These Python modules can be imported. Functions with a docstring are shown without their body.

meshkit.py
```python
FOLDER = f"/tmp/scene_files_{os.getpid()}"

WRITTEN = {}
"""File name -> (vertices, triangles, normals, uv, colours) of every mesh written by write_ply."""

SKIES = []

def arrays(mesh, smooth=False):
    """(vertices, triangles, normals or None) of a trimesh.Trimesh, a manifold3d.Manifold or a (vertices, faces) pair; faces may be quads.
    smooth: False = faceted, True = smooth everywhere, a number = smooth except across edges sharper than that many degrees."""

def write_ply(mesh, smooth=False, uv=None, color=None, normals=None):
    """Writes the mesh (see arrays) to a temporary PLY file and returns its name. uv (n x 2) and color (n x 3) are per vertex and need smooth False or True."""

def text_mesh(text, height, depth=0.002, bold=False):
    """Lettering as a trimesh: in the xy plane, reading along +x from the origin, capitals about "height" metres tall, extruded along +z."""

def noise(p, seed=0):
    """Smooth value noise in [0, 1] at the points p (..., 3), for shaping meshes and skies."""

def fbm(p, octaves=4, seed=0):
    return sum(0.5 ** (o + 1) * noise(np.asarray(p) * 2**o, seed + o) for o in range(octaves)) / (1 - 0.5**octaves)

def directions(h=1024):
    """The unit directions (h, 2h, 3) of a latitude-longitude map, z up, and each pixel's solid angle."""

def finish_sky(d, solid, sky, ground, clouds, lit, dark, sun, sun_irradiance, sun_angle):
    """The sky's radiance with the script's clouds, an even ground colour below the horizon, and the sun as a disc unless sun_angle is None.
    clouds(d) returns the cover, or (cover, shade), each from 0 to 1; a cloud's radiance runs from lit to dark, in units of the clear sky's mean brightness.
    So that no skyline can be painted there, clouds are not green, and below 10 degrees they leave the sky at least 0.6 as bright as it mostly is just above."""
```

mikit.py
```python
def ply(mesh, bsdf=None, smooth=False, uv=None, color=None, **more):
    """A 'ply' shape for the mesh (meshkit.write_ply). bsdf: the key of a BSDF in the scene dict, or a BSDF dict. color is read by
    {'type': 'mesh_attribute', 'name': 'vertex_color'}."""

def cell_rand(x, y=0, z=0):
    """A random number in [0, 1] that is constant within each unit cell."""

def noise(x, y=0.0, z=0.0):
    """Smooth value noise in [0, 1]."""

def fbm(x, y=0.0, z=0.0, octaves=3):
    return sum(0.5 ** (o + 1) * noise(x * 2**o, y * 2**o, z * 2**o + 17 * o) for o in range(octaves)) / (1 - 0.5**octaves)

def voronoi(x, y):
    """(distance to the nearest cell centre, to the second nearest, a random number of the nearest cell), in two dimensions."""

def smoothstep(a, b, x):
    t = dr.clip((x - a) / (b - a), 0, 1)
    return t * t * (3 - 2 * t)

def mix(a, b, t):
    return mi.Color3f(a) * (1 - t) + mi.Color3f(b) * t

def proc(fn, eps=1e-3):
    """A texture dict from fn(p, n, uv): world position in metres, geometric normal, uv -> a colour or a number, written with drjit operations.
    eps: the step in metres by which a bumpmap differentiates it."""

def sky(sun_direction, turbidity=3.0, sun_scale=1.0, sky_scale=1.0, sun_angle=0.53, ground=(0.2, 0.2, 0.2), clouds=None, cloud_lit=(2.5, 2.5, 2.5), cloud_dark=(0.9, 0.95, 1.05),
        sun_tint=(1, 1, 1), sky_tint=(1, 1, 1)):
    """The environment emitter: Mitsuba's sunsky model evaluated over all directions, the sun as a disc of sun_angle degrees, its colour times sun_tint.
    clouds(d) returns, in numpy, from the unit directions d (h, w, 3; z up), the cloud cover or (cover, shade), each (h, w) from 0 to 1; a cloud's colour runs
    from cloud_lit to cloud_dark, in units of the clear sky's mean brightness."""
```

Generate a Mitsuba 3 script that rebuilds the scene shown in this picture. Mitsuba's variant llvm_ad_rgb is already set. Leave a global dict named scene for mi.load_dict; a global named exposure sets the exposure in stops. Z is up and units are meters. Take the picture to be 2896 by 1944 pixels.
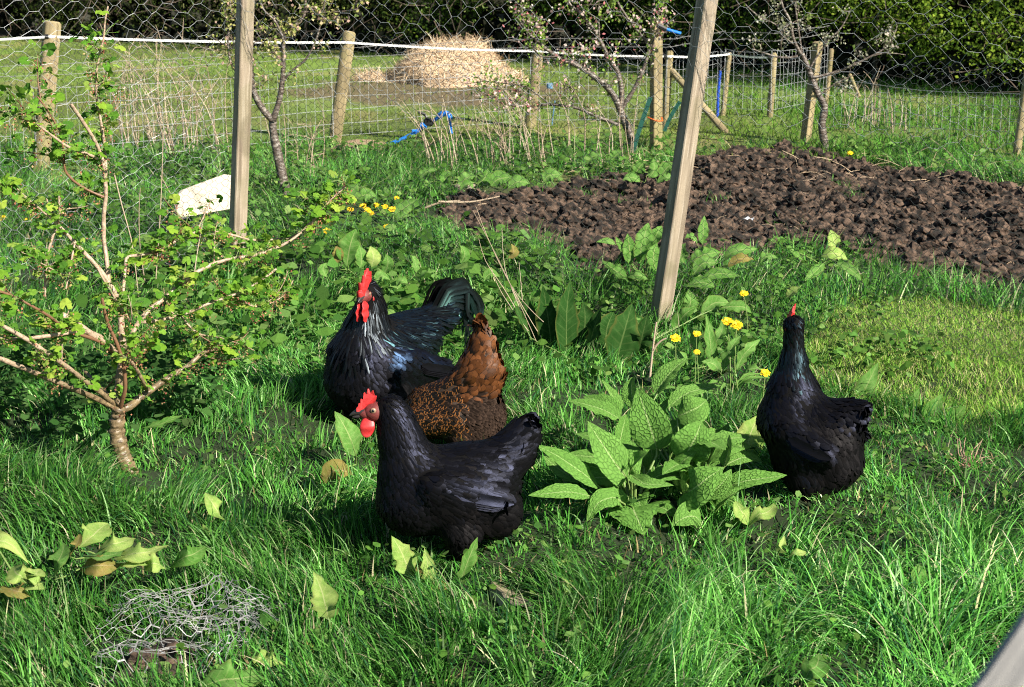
import math, random
import numpy as np, trimesh
import mitsuba as mi, drjit as dr
import mikit, meshkit
from mikit import proc, noise, fbm, voronoi, cell_rand, smoothstep, mix
from shapely.geometry import Polygon
import shapely

T = mi.ScalarTransform4f
scene, labels = {}, {}
# ---------------------------------------------------------------- camera, sky, exposure
EYE, PITCH = (0.0, 0.0, 1.6), 0.24073
scene['camera'] = dict(type='thinlens', fov=33.0, fov_axis='x', near_clip=0.05, far_clip=900.0, aperture_radius=0.0022, focus_distance=5.0,
                       to_world=T().look_at(origin=EYE, target=(0, math.cos(PITCH), 1.6 - math.sin(PITCH)), up=(0, 0, 1)))
scene['sky_light'] = mikit.sky((0.64, -0.62, 0.58), turbidity=3, sky_scale=0.42, sun_tint=(0.86, 1.0, 1.26), ground=(0.06, 0.08, 0.03))
exposure = 3.1

rng = np.random.default_rng(11)
random.seed(11)

# ---------------------------------------------------------------- helpers
COUNT = {}
def key_for(parent, name):
    base = f'{parent}__{name}' if parent else name
    n = COUNT.get(base, 0); COUNT[base] = n + 1
    return base if n == 0 else f'{base}_{n:03d}'
def thing(name, label, cat, group=None, kind=None):
    k = key_for('', name)
    labels[k] = {'label': label, 'category': cat}
    if group: labels[k]['group'] = group
    if kind: labels[k]['kind'] = kind
    return k
def part(parent, name, mesh, bsdf, smooth=False, label=None, kind=None, to_world=None, uv=None, color=None):
    k = key_for(parent, name)
    d = mesh if isinstance(mesh, dict) else mikit.ply(mesh, bsdf, smooth=smooth, uv=uv, color=color)
    if to_world is not None: d = {**d, 'to_world': to_world}
    scene[k] = d
    if label or kind:
        labels[k] = {}
        if label: labels[k]['label'] = label
        if kind: labels[k]['kind'] = kind
    return k
def solo(name, mesh, bsdf, label, cat, smooth=False, group=None, kind=None, uv=None, color=None):
    k = thing(name, label, cat, group, kind)
    scene[k] = mikit.ply(mesh, bsdf, smooth=smooth, uv=uv, color=color)
    return k
def struct(name, mesh, bsdf, smooth=False, label=None, color=None):
    k = key_for('', name)
    scene[k] = mikit.ply(mesh, bsdf, smooth=smooth, color=color)
    labels[k] = {'kind': 'structure'}
    if label: labels[k]['label'] = label
    return k
def nrm(v):
    v = np.asarray(v, float)
    return v / np.maximum(np.linalg.norm(v, axis=-1, keepdims=True), 1e-12)
class MB:
    """collects pieces of one mesh: vertices, faces, optional uv and colour"""
    def __init__(s): s.v, s.f, s.u, s.c, s.n = [], [], [], [], 0
    def add(s, v, f, u=None, c=None):
        v = np.asarray(v, float)
        s.v.append(v); s.f.append(np.asarray(f, int) + s.n); s.n += len(v)
        if u is not None: s.u.append(u)
        if c is not None: s.c.append(np.broadcast_to(np.asarray(c, float), (len(v), 3)))
        return s
    def mesh(s): return np.vstack(s.v), np.vstack(s.f)
    def uv(s): return np.vstack(s.u) if s.u else None
    def col(s): return np.vstack(s.c) if s.c else None
def smooth_path(pts, n):
    """Catmull-Rom through the points, n samples"""
    p = np.asarray(pts, float)
    if len(p) == 2: return p[0] + (p[1] - p[0]) * np.linspace(0, 1, n)[:, None]
    d = np.concatenate([[0], np.cumsum(np.linalg.norm(np.diff(p, axis=0), axis=1))])
    from scipy.interpolate import PchipInterpolator
    return np.stack([PchipInterpolator(d, p[:, k])(np.linspace(0, d[-1], n)) for k in range(p.shape[1])], 1)
def tube(pts, radii, sides=6, knob=0.0, cap=True, seed=0):
    p = np.asarray(pts, float); n = len(p)
    r = np.broadcast_to(np.asarray(radii, float), (n,)).copy()
    t = nrm(np.gradient(p, axis=0))
    a = np.cross(t[0], [0.3, 0.2, 0.93] if abs(t[0][2]) < 0.8 else [1, 0.1, 0]); a /= np.linalg.norm(a)
    A = []
    for i in range(n):
        a = a - t[i] * (a @ t[i]); a /= np.linalg.norm(a) + 1e-12; A.append(a)
    A = np.array(A); B = np.cross(t, A)
    ang = np.arange(sides) * 2 * np.pi / sides
    rr = np.broadcast_to(r[:, None], (n, sides)).copy()
    if knob: rr *= 1 + knob * np.random.default_rng(seed).uniform(-1, 1, (n, sides)) + knob * np.random.default_rng(seed + 1).uniform(-1, 1, (n, 1))
    v = p[:, None] + rr[..., None] * (np.cos(ang)[None, :, None] * A[:, None] + np.sin(ang)[None, :, None] * B[:, None])
    i, j = np.meshgrid(np.arange(n - 1), np.arange(sides), indexing='ij')
    q = np.stack([i * sides + j, i * sides + (j + 1) % sides, (i + 1) * sides + (j + 1) % sides, (i + 1) * sides + j], -1).reshape(-1, 4)
    f = np.vstack([q[:, [0, 1, 2]], q[:, [0, 2, 3]]]); v = v.reshape(-1, 3)
    if cap:
        c0, c1 = len(v), len(v) + 1
        v = np.vstack([v, p[0], p[-1]])
        jj = np.arange(sides)
        f = np.vstack([f, np.stack([np.full(sides, c0), (jj + 1) % sides, jj], 1), np.stack([np.full(sides, c1), (n - 1) * sides + jj, (n - 1) * sides + (jj + 1) % sides], 1)])
    return v, f
def frame(x, hint):
    """rotation with columns: x along, y across, z up (towards hint)"""
    x = nrm(x); y = np.cross(hint, x)
    if np.linalg.norm(y) < 1e-6: y = np.cross([0.31, 0.9, 0.2], x)
    y = nrm(y); z = np.cross(x, y)
    return np.stack([x, y, z], 1)
def mat4(R, t, s=1.0):
    m = np.eye(4); m[:3, :3] = np.asarray(R) * s; m[:3, 3] = t
    return T(m.tolist())
def strip_leaf(mid, w, hint, fold=0.15, wavy=0.0, ncol=5, seed=0, uoff=0.0, ragged=0.0, curl=0.0):
    """a leaf blade: mid (n,3) is the midrib, w (n,) half widths; returns v, f, uv"""
    mid = np.asarray(mid, float); n = len(mid); w = np.asarray(w, float)
    r = np.random.default_rng(seed)
    t = nrm(np.gradient(mid, axis=0)); b = nrm(np.cross(np.broadcast_to(hint, t.shape), t)); N = np.cross(t, b)
    k = np.linspace(-1, 1, ncol)
    wav = r.normal(0, 1, (n, 2)) * wavy
    if ragged: rag = 1 - ragged * r.random((n, 2))
    else: rag = np.ones((n, 2))
    wl = np.where(k[None] < 0, w[:, None] * rag[:, :1], w[:, None] * rag[:, 1:])
    lift = np.abs(k)[None] * fold + np.where(k[None] < 0, wav[:, :1], wav[:, 1:]) * (k[None] ** 2) - curl * (k[None] ** 4)
    v = mid[:, None] + b[:, None] * (k[None, :, None] * wl[..., None]) + N[:, None] * (lift * w[:, None])[..., None]
    i, j = np.meshgrid(np.arange(n - 1), np.arange(ncol - 1), indexing='ij')
    q = np.stack([i * ncol + j, i * ncol + j + 1, (i + 1) * ncol + j + 1, (i + 1) * ncol + j], -1).reshape(-1, 4)
    s = np.linspace(0, 1, n)
    uv = np.stack(np.broadcast_arrays(s[:, None] + uoff, (k * 0.5 + 0.5)[None]), -1).reshape(-1, 2)
    return v.reshape(-1, 3), np.vstack([q[:, [0, 1, 2]], q[:, [0, 2, 3]]]), uv
def blob(r, seed, sub=2, amp=0.25, scale=(1, 1, 1), freq=1.6):
    m = trimesh.creation.icosphere(subdivisions=sub)
    v = np.array(m.vertices)
    d = 1 + amp * (meshkit.fbm(v * freq + seed * 7.3, 3, seed) - 0.5) * 2
    return v * d[:, None] * r * np.asarray(scale), np.array(m.faces)
def rounded_box(sx, sy, sz, r=0.004):
    import manifold3d as m3
    pts = [(x * (sx / 2 - (r if a != 'x' else 0)), y * (sy / 2 - (r if a != 'y' else 0)), z * (sz / 2 - (r if a != 'z' else 0))) for x in (-1, 1) for y in (-1, 1) for z in (-1, 1) for a in 'xyz']
    m = m3.Manifold.hull_points(np.array(pts)).to_mesh()
    return np.array(m.vert_properties[:, :3], float), np.array(m.tri_verts)
def inside(poly, x, y): return shapely.contains_xy(poly, x, y)

# ---------------------------------------------------------------- lay of the land (metres; x right, y away, z up)
BED = Polygon([(-0.509, 9.316), (-0.33, 10.075), (0.032, 10.327), (0.365, 10.831), (0.733, 10.964), (1.166, 11.682), (1.501, 12.252), (1.963, 12.422), (2.267, 12.181), (2.512, 11.302), (2.824, 10.719), (3.16, 10.591)] + [(4.6, 10.6), (5.2, 8.6), (4.4, 7.2)] + [(2.202, 7.261), (1.986, 7.422), (1.923, 7.725), (1.768, 8.032), (1.643, 8.139), (1.525, 8.306), (1.328, 8.42), (1.097, 8.306), (0.824, 8.139), (0.498, 7.628), (0.32, 7.628), (0.242, 8.363), (-0.04, 8.598), (-0.339, 8.911)])
LAWN = Polygon([(1.173, 6.693), (1.474, 7.261), (1.813, 7.261), (2.105, 6.926)] + [(3.2, 6.6), (3.0, 5.0)] + [(1.682, 5.454), (1.378, 5.612), (1.133, 5.894)])
MUCK = Polygon([(-2.028, 15.2), (-1.85, 16.372), (-1.197, 17.735), (0.054, 17.735), (0.39, 16.803), (0.047, 15.572), (-1.029, 15.2), (-1.531, 14.845)])
def ground_z(x, y):
    x, y = np.asarray(x, float), np.asarray(y, float)
    p = np.stack([x * 1.3, y * 1.3, x * 0], -1)
    near = np.clip((6.3 - y) / 1.0, 0, 1) * np.clip((y - 1.5) / 1.0, 0, 1)
    hum = meshkit.fbm(np.stack([x * 3.3, y * 2.6, x * 0], -1), 3, 77)
    return 0.05 * (meshkit.fbm(p, 3, 3) - 0.5) + near * 0.20 * (np.clip(hum, .3, .75) - 0.48)

# ---------------------------------------------------------------- materials (each defined once)
def rgb(c): return {'type': 'rgb', 'value': list(map(float, c))}
def VC(): return {'type': 'mesh_attribute', 'name': 'vertex_color'}
def mat(name, color, rough=0.6, **kw):
    scene[name] = {'type': 'twosided', 'bsdf': {'type': 'principled', 'base_color': color if isinstance(color, dict) else rgb(color), 'roughness': rough, **kw}}
    return name
def leafmat(name, color, rough=0.45, trans=0.7, spec=None):
    scene[name] = {'type': 'principledthin', 'base_color': color if isinstance(color, dict) else rgb(color), 'roughness': rough, 'diff_trans': trans, 'eta': spec or 1.45}
    return name
def bumped(name, color, fn, scale=1.0, rough=0.6, eps=1e-3, **kw):
    scene[name] = {'type': 'twosided', 'bsdf': {'type': 'bumpmap', 'arbitrary': proc(fn, eps), 'scale': scale,
                   'bsdf': {'type': 'principled', 'base_color': color if isinstance(color, dict) else rgb(color), 'roughness': rough, **kw}}}
    return name

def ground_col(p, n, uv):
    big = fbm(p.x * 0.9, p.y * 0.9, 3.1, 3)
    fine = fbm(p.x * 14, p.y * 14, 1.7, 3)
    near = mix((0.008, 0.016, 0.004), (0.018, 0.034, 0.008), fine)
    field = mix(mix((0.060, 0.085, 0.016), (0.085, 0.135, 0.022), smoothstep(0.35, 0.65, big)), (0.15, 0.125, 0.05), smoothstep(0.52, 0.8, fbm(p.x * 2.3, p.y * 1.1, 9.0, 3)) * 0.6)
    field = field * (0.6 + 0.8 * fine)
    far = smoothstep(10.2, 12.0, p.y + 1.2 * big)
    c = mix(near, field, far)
    # trampled bare earth around the straw heap
    dx, dy = (p.x + 0.75) / 1.7, (p.y - 16.6) / 1.5
    m = smoothstep(1.15, 0.55, dr.sqrt(dx * dx + dy * dy) + 0.7 * (fbm(p.x * 2.5, p.y * 2.5, 4.0, 3) - 0.5))
    return mix(c, mix((0.050, 0.034, 0.020), (0.11, 0.075, 0.045), fine), m * 0.85)
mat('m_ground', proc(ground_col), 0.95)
def soil_col(p, n, uv):
    f = fbm(p.x * 30, p.y * 30, p.z * 30, 4)
    g = fbm(p.x * 2.2, p.y * 2.2, 0.5, 3)
    c = mix((0.010, 0.0065, 0.0045), (0.110, 0.072, 0.050), smoothstep(0.35, 0.75, f))
    return c * (0.75 + 0.55 * g)
bumped('m_soil', proc(soil_col), lambda p, n, uv: 0.006 * fbm(p.x * 90, p.y * 90, p.z * 90, 3), 1.0, 0.95)
def wood_col(base, dark, pale, green):
    def fn(p, n, uv):
        # uv.x runs round the post, uv.y along it (metres)
        g = fbm(uv.x * 55, uv.y * 3.0, 0.3, 4)
        fine = fbm(uv.x * 260, uv.y * 9.0, 4.3, 2)
        st = smoothstep(0.60, 0.75, noise(uv.x * 8, uv.y * 5, 2.2))
        c = mix(mix(dark, base, smoothstep(0.2, 0.6, g)), pale, smoothstep(0.5, 0.85, fine) * 0.65)
        c = mix(c, mi.Color3f(dark) * 0.8, st * 0.5)
        return mix(c, green, 0.55 * smoothstep(0.40, 0.75, fbm(uv.x * 9, uv.y * 4, 7.7, 3)) * smoothstep(0.55, 0.0, p.z) + 0.25 * smoothstep(0.55, 0.8, noise(uv.x * 20, uv.y * 12, 1.0)))
    return fn
wood_bump = lambda p, n, uv: 0.0016 * fbm(uv.x * 120, uv.y * 5, 0.0, 3) + 0.0008 * noise(uv.x * 420, uv.y * 14)
bumped('m_net_post', proc(wood_col((0.30, 0.245, 0.18), (0.15, 0.115, 0.08), (0.46, 0.40, 0.32), (0.12, 0.12, 0.045))), wood_bump, 1.0, 0.8)
bumped('m_field_post', proc(wood_col((0.30, 0.24, 0.13), (0.15, 0.115, 0.06), (0.42, 0.36, 0.23), (0.17, 0.17, 0.05))), wood_bump, 1.0, 0.85)
bumped('m_grey_timber', proc(wood_col((0.30, 0.27, 0.24), (0.17, 0.15, 0.135), (0.44, 0.41, 0.38), (0.20, 0.18, 0.11))), wood_bump, 1.0, 0.85)
def bark_col(p, n, uv):
    f = fbm(p.x * 26, p.y * 26, p.z * 60, 3)
    s = smoothstep(0.58, 0.72, noise(p.x * 40, p.y * 40, p.z * 90))
    c = mix((0.040, 0.030, 0.024), (0.135, 0.105, 0.085), f)
    return mix(c, (0.33, 0.30, 0.26), s * 0.55)
bumped('m_bark', proc(bark_col), lambda p, n, uv: 0.004 * fbm(p.x * 70, p.y * 70, p.z * 120, 2), 1.0, 0.5)
def cane_col(p, n, uv):
    f = fbm(p.x * 45, p.y * 45, p.z * 45, 3)
    low = smoothstep(0.50, 0.22, p.z)
    ring = smoothstep(0.55, 0.80, noise(p.x * 130, p.y * 130, p.z * 95))
    old = mix((0.085, 0.058, 0.030), (0.25, 0.185, 0.10), f)
    young = mix((0.30, 0.21, 0.145), (0.46, 0.35, 0.26), f)
    return mix(mix(young, old, low * 0.92 + 0.08), (0.05, 0.033, 0.02), ring * (0.30 + 0.4 * low))
bumped('m_cane', proc(cane_col), lambda p, n, uv: 0.004 * fbm(p.x * 90, p.y * 90, p.z * 90, 3), 1.0, 0.45)
mat('m_brown_cane', (0.165, 0.085, 0.045), 0.5)
mat('m_twig', (0.115, 0.085, 0.065), 0.7)

def veined(base, pale, vein, nv, bumpy=True):
    def fn(p, n, uv):
        s, k = uv.x - dr.floor(uv.x), dr.abs(uv.y - 0.5) * 2
        ident = cell_rand(dr.floor(uv.x), 3, 5)
        mid = smoothstep(0.07, 0.02, k)
        ph = (s * nv - k * nv * 0.13 + 0.012 * noise(s * 30, k * 8))
        side = smoothstep(0.16, 0.02, dr.abs(ph - dr.floor(ph) - 0.5)) * smoothstep(1.0, 0.6, k)
        blot = fbm(s * 7 + ident * 40, uv.y * 5, ident * 9, 3)
        c = mix(base, pale, smoothstep(0.3, 0.75, blot) * 0.7 + ident * 0.3)
        c = mix(c, (0.16, 0.12, 0.035), smoothstep(0.80, 1.02, k + 0.5 * (blot - 0.5)) * 0.35)
        return mix(c, vein, dr.maximum(mid * 0.85, side * 0.22))
    return fn
leafmat('m_dock', proc(veined((0.085, 0.22, 0.036), (0.18, 0.35, 0.09), (0.36, 0.44, 0.17), 9)), 0.38, 0.7)
leafmat('m_dock_pale', proc(veined((0.22, 0.38, 0.08), (0.40, 0.50, 0.15), (0.52, 0.56, 0.25), 9)), 0.42, 0.7)
leafmat('m_dock_old', proc(veined((0.17, 0.19, 0.045), (0.27, 0.21, 0.07), (0.36, 0.30, 0.15), 9)), 0.55, 0.6)
def comfrey_col(p, n, uv):
    s, k = uv.x - dr.floor(uv.x), dr.abs(uv.y - 0.5) * 2
    d1, d2, w = voronoi(s * 15 - k * 2.0, uv.y * 9 + 20)
    e = smoothstep(0.14, 0.02, d2 - d1)
    mid = smoothstep(0.05, 0.015, k)
    ident = cell_rand(dr.floor(uv.x), 3, 5)
    c = mix((0.12, 0.28, 0.050), (0.19, 0.37, 0.085), 0.6 * ident + 0.4 * w)
    return mix(c, (0.050, 0.135, 0.028), e * 0.6) * (1 - mid) + mi.Color3f(0.36, 0.48, 0.20) * mid
scene['m_comfrey'] = {'type': 'bumpmap', 'scale': 1.0, 'arbitrary': proc(lambda p, n, uv: 0.0030 * smoothstep(0.0, 0.30, voronoi((uv.x - dr.floor(uv.x)) * 15 - dr.abs(uv.y - 0.5) * 4.0, uv.y * 9 + 20)[1] - voronoi((uv.x - dr.floor(uv.x)) * 15 - dr.abs(uv.y - 0.5) * 4.0, uv.y * 9 + 20)[0]), 1e-3),
                      'bsdf': {'type': 'principledthin', 'base_color': proc(comfrey_col), 'roughness': 0.55, 'diff_trans': 0.55, 'eta': 1.4}}
leafmat('m_leaf_vc', VC(), 0.42, 0.75)
leafmat('m_grass', VC(), 0.25, 0.5, 1.75)
for i, c in enumerate([(0.16, 0.32, 0.032), (0.25, 0.41, 0.045), (0.090, 0.22, 0.030), (0.34, 0.46, 0.07)]):
    leafmat(f'm_bush_leaf_{i}', c, 0.42, 0.85)
mat('m_matte_vc', VC(), 0.7)
mat('m_straw', VC(), 0.6)
mat('m_stem_green', (0.16, 0.24, 0.07), 0.5)
mat('m_wire', (0.46, 0.48, 0.50), 0.58, metallic=0.45)
mat('m_wire_dull', (0.33, 0.33, 0.33), 0.6, metallic=0.4)
mat('m_wire_dark', (0.055, 0.062, 0.060), 0.55, metallic=0.3)
mat('m_tape', (0.86, 0.87, 0.88), 0.45)
mat('m_blue', (0.015, 0.17, 0.62), 0.35)
mat('m_blue_faded', (0.08, 0.20, 0.34), 0.5)
mat('m_blue_dark', (0.012, 0.06, 0.42), 0.4)
mat('m_black_plastic', (0.018, 0.018, 0.02), 0.4)
mat('m_green_strap', (0.006, 0.06, 0.045), 0.45)
mat('m_orange_twine', (0.62, 0.12, 0.02), 0.6)
mat('m_white_litter', (0.78, 0.80, 0.84), 0.5)
def slab_col(p, n, uv):
    f = fbm(p.x * 22, p.y * 22, p.z * 22, 4)
    return mix(mix((0.46, 0.40, 0.31), (0.58, 0.52, 0.42), f), (0.50, 0.34, 0.18), smoothstep(0.68, 0.82, fbm(p.x * 9, p.y * 9, p.z * 16, 3)) * 0.6)
bumped('m_slab', proc(slab_col), lambda p, n, uv: 0.003 * fbm(p.x * 60, p.y * 60, p.z * 60, 3), 1.0, 0.8)
bumped('m_rail', proc(lambda p, n, uv: mix((0.20, 0.19, 0.18), (0.34, 0.33, 0.32), fbm(uv.x * 30, uv.y * 25, 0.5, 3))), wood_bump, 1.0, 0.85)
bumped('m_stone', (0.24, 0.20, 0.15), lambda p, n, uv: 0.006 * fbm(p.x * 50, p.y * 50, p.z * 50, 4), 1.0, 0.9)
mat('m_yellow', (0.78, 0.50, 0.008), 0.6)
mat('m_orange_bud', (0.60, 0.22, 0.02), 0.6)
# birds
mat('m_red_skin', proc(lambda p, n, uv: mix((0.34, 0.010, 0.012), (0.56, 0.040, 0.040), fbm(p.x * 160, p.y * 160, p.z * 160, 3))), 0.45, clearcoat=0.15)
mat('m_face_skin', proc(lambda p, n, uv: mix((0.06, 0.013, 0.013), (0.22, 0.040, 0.036), fbm(p.x * 190, p.y * 190, p.z * 190, 3))), 0.6)
mat('m_beak', (0.035, 0.030, 0.030), 0.35)
mat('m_iris', (0.26, 0.17, 0.11), 0.15, clearcoat=1.0)
mat('m_pupil', (0.004, 0.004, 0.004), 0.08, clearcoat=1.0)
mat('m_shank', (0.075, 0.055, 0.050), 0.6)
mat('m_black_body', (0.004, 0.0038, 0.0042), 0.8, specular=0.1)
mat('m_brown_body', (0.035, 0.020, 0.012), 0.8)
def feather_black(tint, amt):
    def fn(p, n, uv):
        ident = cell_rand(dr.floor(uv.x), 2, 7)
        barb = noise((uv.x + dr.abs(uv.y - 0.5) * 0.5) * 34, uv.y * 3)
        c = mix((0.0015, 0.0015, 0.002), (0.0045, 0.0042, 0.005), barb * 0.6 + ident * 0.4)
        return mix(c, tint, amt * smoothstep(0.35, 0.9, ident))
    return fn
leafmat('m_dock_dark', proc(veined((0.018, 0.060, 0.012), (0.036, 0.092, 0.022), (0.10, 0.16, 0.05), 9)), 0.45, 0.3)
def sheen(name, tint, refl, rough, weight):
    """black feathers: a dark diffuse vane under a coloured metallic gloss (structural colour)"""
    scene[name] = {'type': 'twosided', 'bsdf': {'type': 'blendbsdf', 'weight': proc(lambda p, n, uv: weight * (0.35 + 1.1 * dr.square(cell_rand(dr.floor(uv.x), 4, 9))) * smoothstep(0.0, 0.4, noise((uv.x + dr.abs(uv.y - 0.5) * 0.5) * 30, uv.y * 4))),
                   'a': {'type': 'principled', 'base_color': proc(feather_black(tint, 0.25)), 'roughness': 0.6, 'specular': 0.08},
                   'b': {'type': 'roughconductor', 'alpha': rough, 'specular_reflectance': rgb(refl)}}}
sheen('m_black_feather', (0.006, 0.006, 0.010), (0.060, 0.068, 0.120), 0.23, 0.17)
sheen('m_wing_blue', (0.005, 0.007, 0.014), (0.09, 0.17, 0.34), 0.24, 0.28)
sheen('m_neck_teal', (0.005, 0.008, 0.011), (0.075, 0.14, 0.18), 0.24, 0.26)
sheen('m_fluff', (0.010, 0.008, 0.008), (0.05, 0.045, 0.05), 0.4, 0.10)
sheen('m_hackle', (0.008, 0.010, 0.014), (0.13, 0.155, 0.18), 0.20, 0.32)
sheen('m_saddle', (0.005, 0.012, 0.015), (0.13, 0.30, 0.36), 0.20, 0.26)
sheen('m_sickle', (0.005, 0.011, 0.011), (0.11, 0.27, 0.25), 0.24, 0.34)
def laced(center, edge, w0, w1, rev=False):
    def fn(p, n, uv):
        s, k = uv.x - dr.floor(uv.x), dr.abs(uv.y - 0.5) * 2
        ident = cell_rand(dr.floor(uv.x), 2, 7)
        d = dr.maximum(k, smoothstep(0.55, 1.0, s) * 0.95)
        e = smoothstep(w0, w1, d + 0.25 * (noise((uv.x + k * 0.4) * 22, uv.y * 5) - 0.5))
        c = mix(center, edge, e)
        return c * (0.75 + 0.5 * ident)
    return fn
mat('m_brown_hackle', proc(laced((0.007, 0.005, 0.004), (0.19, 0.075, 0.021), 0.66, 0.80)), 0.5, specular=0.2)
def scalloped(p, n, uv):
    u, k = uv.x - dr.floor(uv.x), dr.abs(uv.y - 0.5) * 2
    ident = cell_rand(dr.floor(uv.x), 2, 7)
    barb = noise((uv.x + k * 0.5) * 40, uv.y * 6)
    c = mix((0.009, 0.005, 0.003), (0.105, 0.038, 0.012), smoothstep(0.30, 0.72, u + 0.25 * (barb - 0.5)))
    c = mix(c, (0.018, 0.009, 0.005), smoothstep(0.74, 0.98, dr.maximum(k, smoothstep(0.8, 1.0, u))) * 0.8)
    return c * (0.5 + 0.9 * ident)
mat('m_brown_saddle', proc(scalloped), 0.5, specular=0.2)
mat('m_brown_fluff', proc(laced((0.014, 0.009, 0.007), (0.036, 0.023, 0.017), 0.3, 0.9)), 0.9, specular=0.05)
mat('m_brown_tail', proc(laced((0.022, 0.013, 0.008), (0.07, 0.03, 0.012), 0.5, 0.9)), 0.55, specular=0.2)

# ---------------------------------------------------------------- the setting
def grid_axis(lo, hi, step, far):
    a = np.arange(lo, hi + 1e-9, step)
    out = [hi]; s = step
    while out[-1] < far: s *= 1.35; out.append(out[-1] + s)
    low = [lo]; s = step
    while low[-1] > -far: s *= 1.35; low.append(low[-1] - s)
    return np.concatenate([low[:0:-1], a, out[1:]])
gx, gy = grid_axis(-8, 8, 0.16, 400), grid_axis(-2, 24, 0.16, 400)
X, Y = np.meshgrid(gx, gy, indexing='ij')
nx, ny = X.shape
i, j = np.meshgrid(np.arange(nx - 1), np.arange(ny - 1), indexing='ij')
q = np.stack([i * ny + j, (i + 1) * ny + j, (i + 1) * ny + j + 1, i * ny + j + 1], -1).reshape(-1, 4)
# the ground lies lower under the dug bed, whose own surface is the soil
Z = ground_z(X, Y)
Z -= 0.09 * inside(BED.buffer(-0.12), X, Y)
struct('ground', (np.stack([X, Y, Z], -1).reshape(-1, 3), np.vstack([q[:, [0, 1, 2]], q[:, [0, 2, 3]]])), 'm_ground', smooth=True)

# dug soil: a finely broken surface with clods standing on it
st = 0.0185
bx, by, bX, bY = BED.bounds
sx, sy = np.arange(bx - 0.05, bX + 0.05, st), np.arange(by - 0.05, bY + 0.05, st)
X, Y = np.meshgrid(sx, sy, indexing='ij'); nx, ny = X.shape
shapely.prepare(BED)
pts = shapely.points(X.ravel(), Y.ravel())
dist = np.where(inside(BED, X, Y), 1, -1) * shapely.distance(BED.exterior, pts).reshape(X.shape)
dist += 0.34 * (meshkit.fbm(np.stack([X * 2.6, Y * 2.6, X * 0], -1), 4, 8) - 0.5)
P3 = np.stack([X, Y, X * 0], -1)
lump = np.abs(meshkit.fbm(P3 * 13.0, 3, 5) - 0.5) * 2
lump2 = meshkit.fbm(P3 * 36.0, 2, 6)
rows = meshkit.fbm(P3 * [2.6, 4.0, 1], 2, 9)
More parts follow.
